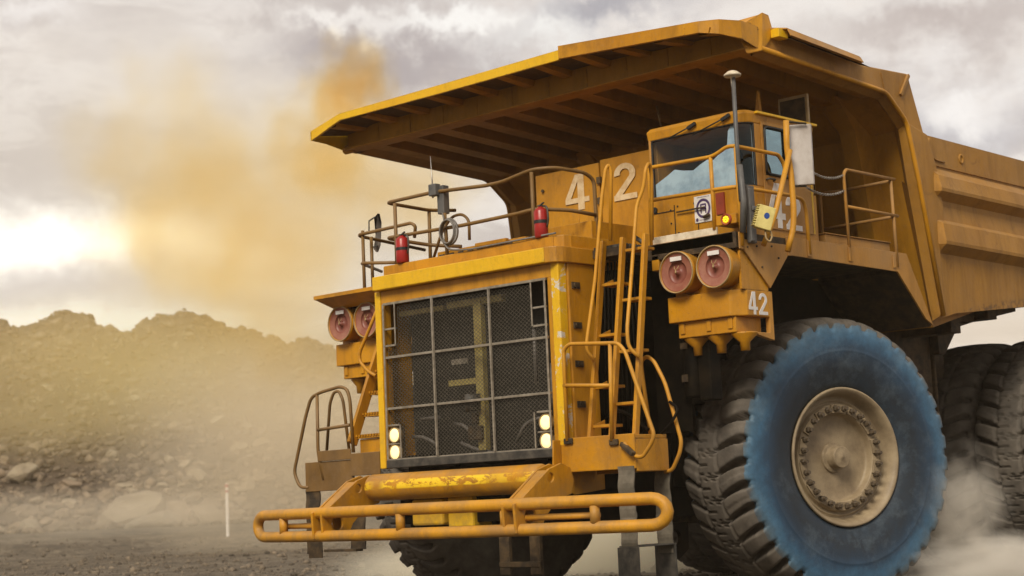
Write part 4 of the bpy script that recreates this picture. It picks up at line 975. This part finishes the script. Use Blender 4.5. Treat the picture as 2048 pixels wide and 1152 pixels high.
# ------------------------------------------------------------------ setting
def bearing(u):           # horizontal direction under a picture column (a compass bearing)
    d = FW*FOC + RT*(u-1024); return math.atan2(d.y, d.x)
def fbm(x, y, z=0., o=5, s=1.):
    v = 0; a = .5; f = s
    for _ in range(o): v += a*mnoise.noise(Vector((x*f, y*f, z))); a *= .5; f *= 2.1
    return v
crest_u = [-900, -400, 0, 40, 90, 130, 180, 230, 262, 290, 330, 370, 420, 455, 500, 540, 580, 610, 650, 690, 800, 1000, 1400, 1900, 2300, 3200]
crest_v = [720, 690, 668, 675, 650, 640, 655, 672, 681, 664, 648, 640, 655, 675, 674, 685, 701, 690, 704, 715, 760, 830, 860, 850, 850, 880]
RC = 135.
ub = [bearing(u) for u in crest_u]
hc = [CAM.z + RC*((1053-u*.0444)-v)/FOC for u, v in zip(crest_u, crest_v)]
hb = list(zip(ub, hc))[::-1]; hbx = [a for a, _ in hb]; hby = [c for _, c in hb]
def ground_z(r, x, y):
    t = min(max((r-66)/26, 0), 1); return GZ + .95*t*t*(3-2*t) + .06*fbm(x*.12, y*.12) * min(1, max(0, (r-25)/20))
def terrain_z(r, a):
    x, y = CAM.x+r*cos(a), CAM.y+r*sin(a)
    g = ground_z(r, x, y); h = float(np.interp(a, hbx, hby))
    t = (r-92-5*fbm(x*.04, y*.04, 3))/(RC-92)
    if t <= 0: p = 0
    elif t < 1: p = 1-(1-t)**1.25
    else: p = 1-1.2*(t-1)
    if t > .6: h += (t-.6)*2.5*(1.5*fbm(a*45, 1, 0, 6)+.3*abs(fbm(a*160, 3, 0, 3)))*min(1, (1.2-min(t, 1.2))*4)
    rough = (.8*fbm(x*.13, y*.13, 1, 6)+.8*fbm(x*.45, y*.45, 7, 5)+.35*abs(fbm(x*1.3, y*1.3, 4, 3)))*min(1, max(0, t)*2.2)
    return g + (h-g)*p + rough
mb = MB(); A0, A1, NA_ = R(52), R(212), 900; rs = [90+k*.6 for k in range(92)]+[150, 170, 200, 240]
vs = []
for i in range(NA_+1):
    a = A0+(A1-A0)*i/NA_
    for r in rs:
        z = terrain_z(min(r, 150), a) if r <= 150 else terrain_z(150, a)*.9 - (r-150)*.02
        if r == rs[0]: z -= .4
        vs.append((CAM.x+r*cos(a), CAM.y+r*sin(a), z))
n = len(rs); fs = [(i*n+k, i*n+k+1, (i+1)*n+k+1, (i+1)*n+k) for i in range(NA_) for k in range(n-1)]
mb.add(vs, fs, False)
rockm, nt, bs = new_mat('spoil_rock')
f, raw = noise_fac(nt, .5, 10, .7, .35, .68); c = mixc(nt, f, (.08, .055, .032), (.17, .12, .075))
f2, raw2 = noise_fac(nt, 2.2, 8, .75, .42, .62); c = mixc(nt, mul(nt, f2, .6), c, (.09, .065, .042)); nt.links.new(c, bs.inputs['Base Color']); bs.inputs['Roughness'].default_value = .95
bump(nt, bs, raw2, 1, .5); M['spoil'] = rockm
o = mb.build('hills', 'spoil'); tag(o, kind='structure')
# ground: one sheet, fine near the road, reaching the horizon
mb = MB(); vs = []; rs2 = [0.5, 4, 7, 10, 13, 16, 19, 22]+[24+k*.45 for k in range(81)]+[61+k*1.5 for k in range(28)]+[110, 150, 250, 500, 1200, 2600]
NG = 900
for i in range(NG):
    a = 2*math.pi*i/NG
    for r in rs2:
        x, y = CAM.x+r*cos(a), CAM.y+r*sin(a)
        z = ground_z(r, x, y) if r < 105 else GZ+.95
        if r > 24 and r < 100: z += .09*fbm(x*.7, y*.7, 2, 5)
        vs.append((x, y, z))
n = len(rs2); fs = [(i*n+k, i*n+k+1, ((i+1) % NG)*n+k+1, ((i+1) % NG)*n+k) for i in range(NG) for k in range(n-1)]
fs.append(tuple(i*n for i in range(NG)))
mb.add(vs, fs, True)
gm, nt, bs = new_mat('gravel_road')
f, raw = noise_fac(nt, .35, 6, .65, .4, .62); c = mixc(nt, f, (.30, .24, .17), (.44, .36, .26))
f2, raw2 = noise_fac(nt, 2.2, 10, .85, .46, .60); c = mixc(nt, mul(nt, f2, .8), c, (.05, .04, .03))
f3, raw3 = noise_fac(nt, .9, 7, .7, .5, .62, (1, 1, 1)); c = mixc(nt, mul(nt, f3, .6), c, (.11, .09, .07))
nt.links.new(c, bs.inputs['Base Color']); bs.inputs['Roughness'].default_value = .95
bump(nt, bs, mul(nt, raw2, raw3, 'ADD'), 1., .6)
o = mb.build('ground', gm); tag(o, kind='structure')

# boulders, each one its own object
def boulder_mesh(seed):
    bm = bmesh.new(); bmesh.ops.create_icosphere(bm, subdivisions=3, radius=1); rn = random.Random(seed)
    off = Vector((rn.uniform(0, 50), rn.uniform(0, 50), rn.uniform(0, 50)))
    planes = [Vector((rn.gauss(0, 1), rn.gauss(0, 1), rn.gauss(0, 1))).normalized() for _ in range(9)]; dd = [rn.uniform(.55, .85) for _ in planes]
    for v in bm.verts:
        for p_, d_ in zip(planes, dd):
            t = v.co.dot(p_)-d_
            if t > 0: v.co -= p_*t*.9
        v.co *= 1+.16*mnoise.noise(v.co*1.7+off)+.06*mnoise.noise(v.co*5+off)
        v.co.z *= .72
    me = bpy.data.meshes.new('boulder'); bm.to_mesh(me); bm.free()
    return me
bmats = []
for i, (a_, c_) in enumerate((((.15, .11, .07), (.24, .18, .12)), ((.10, .075, .05), (.18, .135, .09)), ((.19, .15, .10), (.28, .23, .16)))):
    bmats.append(simple(f'boulder_rock_{i}', a_, c_, .9, 1.5, bs=.8))
bmeshes = []
for s in range(9): me = boulder_mesh(s); me.materials.append(bmats[s % 3]); bmeshes.append(me)
def boulder(u, r, size, mesh, label=None, sq=1., grp='boulders on the rock pile', rz=0, lift=0.):
    a = bearing(u); x, y = CAM.x+r*cos(a), CAM.y+r*sin(a); z = terrain_z(r, a) if r > 90 else ground_z(r, x, y)
    o = bpy.data.objects.new('boulder', mesh); COL.objects.link(o); o.location = (x, y, z+size*.12*sq+lift)
    o.scale = (size, size*random.uniform(.7, 1.1), size*sq*random.uniform(.8, 1.1)); o.rotation_euler = (random.uniform(-.3, .3), random.uniform(-.3, .3), rz or random.uniform(0, 6.28))
    tag(o, label or 'dusty brown rock among many on the spoil slope', 'boulder', grp)
    return o
boulder(255, 92, 2.6, bmeshes[2], 'largest pale rounded boulder at the foot of the rock pile', .75, rz=.6)
boulder(300, 89, 1.7, bmeshes[5], 'flat pale boulder lying in front of the largest boulder', .55, rz=2.)
boulder(345, 92, 1.5, bmeshes[3], 'medium boulder just right of the largest pale boulder', .9)
boulder(418, 90, 1.4, bmeshes[0], 'pointed boulder near the white marker post', .9)
boulder(45, 98, 1.0, bmeshes[8], 'pale upright rock high on the left of the rock pile', 1.1)
for k in range(60):
    boulder(random.uniform(-40, 720), RC-random.uniform(-.5, 1.5), random.choice((.15, .2, .3, .5)), random.choice(bmeshes), 'dark rock standing on the ridge line of the spoil heap', random.uniform(.8, 1.3), 'rocks along the ridge')
for k in range(235):
    u = random.uniform(-60, 720); t = random.random()**1.8; r = 89+t*34
    boulder(u, r, random.choice((.2, .25, .3, .4, .5, .7))*(1.1-.35*t), random.choice(bmeshes), sq=random.uniform(.6, 1.1))
# smaller broken rock, past counting
rng = np.random.default_rng(11)
bm = bmesh.new(); bmesh.ops.create_icosphere(bm, subdivisions=1, radius=1); bv_ = np.array([v.co[:] for v in bm.verts]); bf_ = np.array([[v.index for v in f.verts] for f in bm.faces]); bm.free()
NR = 9000; VV = np.zeros((NR, len(bv_), 3))
for k in range(NR):
    u = rng.uniform(-300, 900); t = rng.random()**1.35; r = 88+t*49; a = bearing(u); x, y = CAM.x+r*cos(a), CAM.y+r*sin(a)
    z = terrain_z(r, a) if r > 90 else ground_z(r, x, y)
    sz = rng.choice([.10, .14, .18, .24, .32, .42], p=[.25, .25, .2, .15, .1, .05])
    q = bv_*(1+rng.normal(0, .22, (len(bv_), 1)))*np.array([1, rng.uniform(.6, 1), rng.uniform(.5, .9)])*sz
    c_, s_ = np.cos(rng.uniform(0, 6.3)), np.sin(rng.uniform(0, 6.3)); q = q @ np.array([[c_, s_, 0], [-s_, c_, 0], [0, 0, 1]])
    VV[k] = q + np.array([x, y, z+sz*.15])
FF = (bf_[None]+np.arange(NR)[:, None, None]*len(bv_)).reshape(-1, 3)
me = bpy.data.meshes.new('rubble'); me.vertices.add(NR*len(bv_)); me.vertices.foreach_set('co', VV.ravel()); me.loops.add(FF.size); me.loops.foreach_set('vertex_index', FF.ravel().astype(np.int32))
me.polygons.add(len(FF)); me.polygons.foreach_set('loop_start', np.arange(len(FF))*3); me.update(calc_edges=True); me.materials.append(simple('rubble_rock', (.07, .052, .034), (.24, .18, .12), .95, 1.1, bs=.2))
o = bpy.data.objects.new('rubble', me); COL.objects.link(o); tag(o, 'broken brown rubble covering the slope of the spoil heap', 'rubble', None, 'stuff')
# loose stones on the road surface, past counting
NR = 9000; VV = np.zeros((NR, len(bv_), 3))
for k in range(NR):
    u = rng.uniform(-200, 2300); r = 26+54*rng.random()**1.2; a = bearing(u); x, y = CAM.x+r*cos(a), CAM.y+r*sin(a)
    z = ground_z(r, x, y); z += .09*fbm(x*.7, y*.7, 2, 5)
    sz = rng.choice([.02, .03, .045, .07, .11], p=[.3, .3, .22, .13, .05])
    VV[k] = bv_*(1+rng.normal(0, .2, (len(bv_), 1)))*np.array([1, rng.uniform(.6, 1), rng.uniform(.4, .8)])*sz + np.array([x, y, z+sz*.2])
FF = (bf_[None]+np.arange(NR)[:, None, None]*len(bv_)).reshape(-1, 3)
me = bpy.data.meshes.new('gravel'); me.vertices.add(NR*len(bv_)); me.vertices.foreach_set('co', VV.ravel()); me.loops.add(FF.size); me.loops.foreach_set('vertex_index', FF.ravel().astype(np.int32))
me.polygons.add(len(FF)); me.polygons.foreach_set('loop_start', np.arange(len(FF))*3); me.update(calc_edges=True); me.materials.append(simple('gravel_stone', (.06, .048, .035), (.22, .175, .125), .95, 2, bs=.2))
o = bpy.data.objects.new('gravel', me); COL.objects.link(o); tag(o, 'loose dark stones scattered over the dusty road', 'gravel', None, 'stuff')
# marker post
a = bearing(444); rp = 77.5; x, y = CAM.x+rp*cos(a), CAM.y+rp*sin(a); z = CAM.z-(1057-1033.3)/FOC*rp*1.0
mp = empty('marker_post', (x, y, z)); tag(mp, 'white roadside marker post with red bands at its top', 'marker post')
MB().lathe([(-.4, .075), (0, .075), (1.90, .07), (1.96, .05), (1.97, 0)], (0, 0, 0), (0, 0, 1), 12).build('post', 'signwhite', mp)
MB().lathe([(1.78, .078), (1.92, .078)], (0, 0, 0), (0, 0, 1), 12).lathe([(1.56, .079), (1.66, .079)], (0, 0, 0), (0, 0, 1), 12).build('red_band', 'red', mp)

# ------------------------------------------------------------------ sky
world = bpy.data.worlds.new('World'); scene.world = world; world.use_nodes = True
nt = world.node_tree; nt.nodes.clear(); L = nt.links.new
SUN_DIR = Vector((.30, -.80, .74)).normalized()
out = N(nt, 'ShaderNodeOutputWorld'); bg = N(nt, 'ShaderNodeBackground'); L(bg.outputs[0], out.inputs[0])
sky = N(nt, 'ShaderNodeTexSky'); sky.sky_type = 'NISHITA'; sky.sun_disc = False; sky.sun_elevation = math.asin(SUN_DIR.z); sky.sun_rotation = math.atan2(SUN_DIR.x, SUN_DIR.y)
sky.dust_density = 3
tc = N(nt, 'ShaderNodeTexCoord'); dirv = tc.outputs['Generated']
sp = N(nt, 'ShaderNodeSeparateXYZ'); L(dirv, sp.inputs[0])
zc = mul(nt, mul(nt, sp.outputs[2], 0., 'MAXIMUM'), .14, 'ADD')
px_ = mul(nt, sp.outputs[0], zc, 'DIVIDE'); py_ = mul(nt, sp.outputs[1], zc, 'DIVIDE')
cb = N(nt, 'ShaderNodeCombineXYZ'); L(px_, cb.inputs[0]); L(py_, cb.inputs[1])
def wn(scale, detail, rough, lo, hi, off=(0, 0, 0), vec=None, dist=0.):
    mp_ = N(nt, 'ShaderNodeMapping'); mp_.inputs['Location'].default_value = off; L(vec or cb.outputs[0], mp_.inputs[0])
    t = N(nt, 'ShaderNodeTexNoise'); t.inputs['Scale'].default_value = scale; t.inputs['Detail'].default_value = detail; t.inputs['Roughness'].default_value = rough; t.inputs['Distortion'].default_value = dist
    L(mp_.outputs[0], t.inputs['Vector']); r = N(nt, 'ShaderNodeMapRange'); r.inputs[1].default_value = lo; r.inputs[2].default_value = hi; r.interpolation_type = 'SMOOTHSTEP'; L(t.outputs['Fac'], r.inputs[0]); return r.outputs[0]
def blob(u, v, su, sv, warp=.0):
    """soft patch of cloud light round a compass direction; su, sv widths in degrees"""
    d = (FW*FOC + RT*(u-1024) + UP*(576-v)).normalized(); e1 = Vector((-d.y, d.x, 0)).normalized()*-1; e2 = e1.cross(d)*-1
    def dot(vec):
        n_ = N(nt, 'ShaderNodeVectorMath'); n_.operation = 'DOT_PRODUCT'; L(dirv, n_.inputs[0]); n_.inputs[1].default_value = vec; return n_.outputs['Value']
    a_ = dot(e1); c_ = dot(e2)
    if warp:
        w1 = wn(9, 9, .66, 0, 1, (3, 1, 0), dirv); w2 = wn(11, 9, .66, 0, 1, (1, 7, 0), dirv)
        a_ = mul(nt, a_, mul(nt, mul(nt, w1, .5, 'SUBTRACT'), warp), 'ADD'); c_ = mul(nt, c_, mul(nt, mul(nt, w2, .5, 'SUBTRACT'), warp), 'ADD')
    q = mul(nt, mul(nt, mul(nt, a_, 1/math.sin(R(su))), 2, 'POWER'), mul(nt, mul(nt, c_, 1/math.sin(R(sv))), 2, 'POWER'), 'ADD')
    fd = dot(d); g = mul(nt, 2.718, mul(nt, q, -1), 'POWER')
    return mul(nt, g, mul(nt, fd, 0, 'GREATER_THAN'))
n1 = wn(1.3, 10, .60, .40, .62, (2.3, .7, 0)); n2 = wn(3.4, 12, .70, .48, .60, (5, 2, 0), dist=.6); n3 = wn(.45, 4, .5, .35, .65, (1, 4, 0))
col = mixc(nt, n1, (.66, .585, .54), (1.0, .92, .84))
col = mixc(nt, mul(nt, n2, .55), col, (1.12, 1.05, .97))
col = mixc(nt, mul(nt, n3, .35), col, (.60, .55, .54))
for u, v, su, sv, c_, k_, wp in (
    (300, 330, 7, 4, (.86, .74, .58), .6, .04), (600, 480, 5, 3, (.92, .80, .62), .5, .04),
    (800, 110, 4.0, 1.1, (.47, .405, .395), .9, .11), (1210, 15, 3.5, .8, (.42, .40, .43), .95, .09), (1600, 260, 5, 1.6, (.56, .53, .56), .6, .05), (1930, 250, 3, .9, (.45, .43, .47), .85, .07),
    (1060, 70, 2.2, .8, (1.0, .97, .92), 1., .12), (900, 10, 2.2, .55, (1.1, 1.06, 1.0), 1., .10), (690, 20, 1.6, .35, (1.1, 1.04, .97), .8, .08), (1720, 40, 3, .7, (.98, .93, .87), .7, .09),
    (1960, 190, 1.6, 1.0, (1.1, 1.05, 1.0), .9, .09), (1850, 60, 3.5, .7, (.54, .45, .41), .8, .08), (80, 490, 5.5, .9, (1.7, 1.6, 1.4), 1., .04), (420, 560, 3.5, .5, (1.2, 1.08, .9), .7, .04),
    (200, 580, 5, .5, (.80, .71, .64), .8, .04), (120, 650, 6, .6, (1.5, 1.36, 1.15), .95, .03), (60, 15, 1.5, .4, (1.1, 1.04, .98), .7, .05), (1980, 640, 4, 2.5, (.90, .76, .60), .8, .03)):
    col = mixc(nt, mul(nt, blob(u, v, su, sv, wp), k_), col, c_)
# the sky away from the view (behind the camera) is dimmed in colour to lower the fill light
bk = N(nt, 'ShaderNodeVectorMath'); bk.operation = 'DOT_PRODUCT'; L(dirv, bk.inputs[0]); bk.inputs[1].default_value = (.25, -.90, .35)
bf = N(nt, 'ShaderNodeMapRange'); bf.inputs[1].default_value = -.1; bf.inputs[2].default_value = .8; bf.interpolation_type = 'SMOOTHSTEP'; L(bk.outputs['Value'], bf.inputs[0])
col = mixc(nt, mul(nt, bf.outputs[0], .8), col, (.42, .38, .34))
sk = N(nt, 'ShaderNodeVectorMath'); sk.operation = 'SCALE'; sk.inputs[3].default_value = .1; L(sky.outputs[0], sk.inputs[0])
col = mixc(nt, .10, col, sk.outputs[0])
L(col, bg.inputs[0]); bg.inputs[1].default_value = 1.0

sun_d = bpy.data.lights.new('sun', 'SUN'); sun_d.energy = 3.4; sun_d.angle = R(24); sun_d.color = (1, .90, .74)
sun = bpy.data.objects.new('sun', sun_d); COL.objects.link(sun); sun.rotation_euler = SUN_DIR.to_track_quat('Z', 'Y').to_euler()

# ------------------------------------------------------------------ air and dust
def volume_mat(name, col, dens, shape=None, absorb=None):
    mt = bpy.data.materials.new(name); mt.use_nodes = True; nt = mt.node_tree; nt.nodes.clear()
    out = N(nt, 'ShaderNodeOutputMaterial'); v = N(nt, 'ShaderNodeVolumePrincipled'); nt.links.new(v.outputs[0], out.inputs['Volume'])
    v.inputs['Color'].default_value = (*col, 1); v.inputs['Anisotropy'].default_value = 0.0
    if absorb: v.inputs['Absorption Color'].default_value = (*absorb, 1)
    if not shape: v.inputs['Density'].default_value = dens; return mt
    tc = N(nt, 'ShaderNodeTexCoord')
    vm = N(nt, 'ShaderNodeVectorMath'); vm.operation = 'LENGTH'; nt.links.new(tc.outputs['Object'], vm.inputs[0])
    fall = N(nt, 'ShaderNodeMapRange'); fall.inputs[1].default_value = 1.0; fall.inputs[2].default_value = shape.get('core', .25); fall.interpolation_type = 'SMOOTHSTEP'
    nz = N(nt, 'ShaderNodeTexNoise'); nz.inputs['Scale'].default_value = shape['scale']; nz.inputs['Detail'].default_value = 4; nz.inputs['Roughness'].default_value = .55
    mpn = N(nt, 'ShaderNodeMapping'); mpn.inputs['Location'].default_value = shape.get('off', (0, 0, 0)); nt.links.new(tc.outputs['Object'], mpn.inputs[0]); nt.links.new(mpn.outputs[0], nz.inputs['Vector'])
    # wobble the radius by the noise
    rad = mul(nt, vm.outputs['Value'], mul(nt, mul(nt, nz.outputs['Fac'], .5, 'SUBTRACT'), -shape.get('wob', 1.2)), 'ADD')
    nt.links.new(rad, fall.inputs[0])
    e = N(nt, 'ShaderNodeMapRange'); e.inputs[1].default_value = 1.; e.inputs[2].default_value = .8; nt.links.new(vm.outputs['Value'], e.inputs[0])
    d = mul(nt, mul(nt, fall.outputs[0], e.outputs[0]), dens); nt.links.new(d, v.inputs['Density'])
    return mt
def dust(name, label, u, v, depth, sx, sy, sz, col, dens, shape, absorb=None):
    d = (FW*FOC + RT*(u-1024) + UP*(576-v)); d = d/d.dot(FW); c = CAM+d*depth
    bm = bmesh.new(); bmesh.ops.create_icosphere(bm, subdivisions=3, radius=1.03); me = bpy.data.meshes.new(name); bm.to_mesh(me); bm.free()
    me.materials.append(volume_mat(name, col, dens, shape, absorb)); o = bpy.data.objects.new(name, me); COL.objects.link(o)
    o.location = c; o.scale = (sx, sy, sz); o.rotation_euler.z = math.atan2(RT.y, RT.x)
    tag(o, label, 'dust cloud', None, 'stuff'); return o
ORG = (.30, .235, .11); ABS = (1.0, .64, .17)
dust('dust_cloud', 'dark orange dust curling high beside the canopy tip', 700, 170, 52, 1.8, 2.4, 2.0, (.16, .13, .07), .95, dict(scale=1.9, off=(3, 1, 0), core=.0, wob=2.2), ABS)
dust('dust_cloud', 'orange dust column below the canopy tip', 640, 290, 50, 2.0, 3.0, 2.6, ORG, .55, dict(scale=1.6, off=(5, 1, 3), core=.0, wob=2.2), ABS)
dust('dust_cloud', 'wide orange dust drifting in the middle left of the sky', 330, 370, 60, 4.4, 4, 5.6, ORG, .30, dict(scale=1.8, off=(1, 5, 2), core=.0, wob=2.4), ABS)
dust('dust_cloud', 'orange dust trailing beside the truck hood', 560, 470, 46, 4.8, 4, 4.8, ORG, .40, dict(scale=1.6, off=(8, 2, 4), core=.0, wob=2.0), ABS)
dust('dust_cloud', 'orange dust showing between canopy and hood', 830, 380, 44, 2.2, 3, 2.0, ORG, .5, dict(scale=1.5, off=(2, 7, 4), core=.0, wob=1.8), ABS)
dust('dust_cloud', 'golden dust bank over the ridge line of the rock pile', 300, 735, 78, 19, 6, 5.4, (.97, .70, .33), .17, dict(scale=1.6, off=(6, 2, 4), core=.05, wob=.9), (1., .7, .3))
dust('dust_cloud', 'pale dust hanging before the rock pile', 600, 880, 62, 8.5, 5, 5.4, (1.0, .90, .72), .26, dict(scale=1.2, off=(2, 2, 6), core=.05, wob=1.2))
dust('dust_cloud', 'thin dust lying over the road on the left', 160, 1030, 55, 8, 6, 1.1, (1.0, .90, .74), .10, dict(scale=1.3, off=(9, 2, 6), core=.05, wob=1.3))
dust('dust_cloud', 'thick pale dust left behind the truck wheels', 1250, 1110, 32, 6, 4, 1.5, (.98, .93, .78), 2.2, dict(scale=1.2, off=(2, 9, 6), core=.05, wob=1.))
dust('dust_cloud', 'low pale dust kicked up by the rear wheels', 1980, 1135, 20.3, 1.5, 1.3, .46, (1.0, .96, .89), 2.2, dict(scale=2.3, off=(4, 4, 1), core=.05, wob=2.2))
dust('dust_cloud', 'thin veil of dust rising between front and rear wheels', 1910, 1030, 20.6, .8, 1.0, 1.0, (1.0, .94, .84), 1.0, dict(scale=2.4, off=(1, 4, 7), core=.0, wob=2.4))
bm = bmesh.new(); bmesh.ops.create_cube(bm, size=1); me = bpy.data.meshes.new('haze'); bm.to_mesh(me); bm.free()
hz = bpy.data.objects.new('haze', me); COL.objects.link(hz); hz.location = (-60, 60, 14); hz.scale = (420, 420, 32)
me.materials.append(volume_mat('haze_air', (.92, .78, .58), .0007)); tag(hz, 'warm dusty air over the mine road', 'haze', None, 'stuff')

# ------------------------------------------------------------------ render settings
scene.view_settings.view_transform = 'Standard'; scene.view_settings.look = 'None'; scene.view_settings.exposure = 0; scene.view_settings.gamma = 1
c = scene.cycles; c.use_denoising = True; c.denoiser = 'OPENIMAGEDENOISE'; c.max_bounces = 6; c.diffuse_bounces = 3; c.glossy_bounces = 3; c.transparent_max_bounces = 16; c.volume_bounces = 3
c.volume_step_rate = 2.0; c.volume_max_steps = 128; c.sample_clamp_indirect = 6; c.caustics_reflective = False; c.caustics_refractive = False
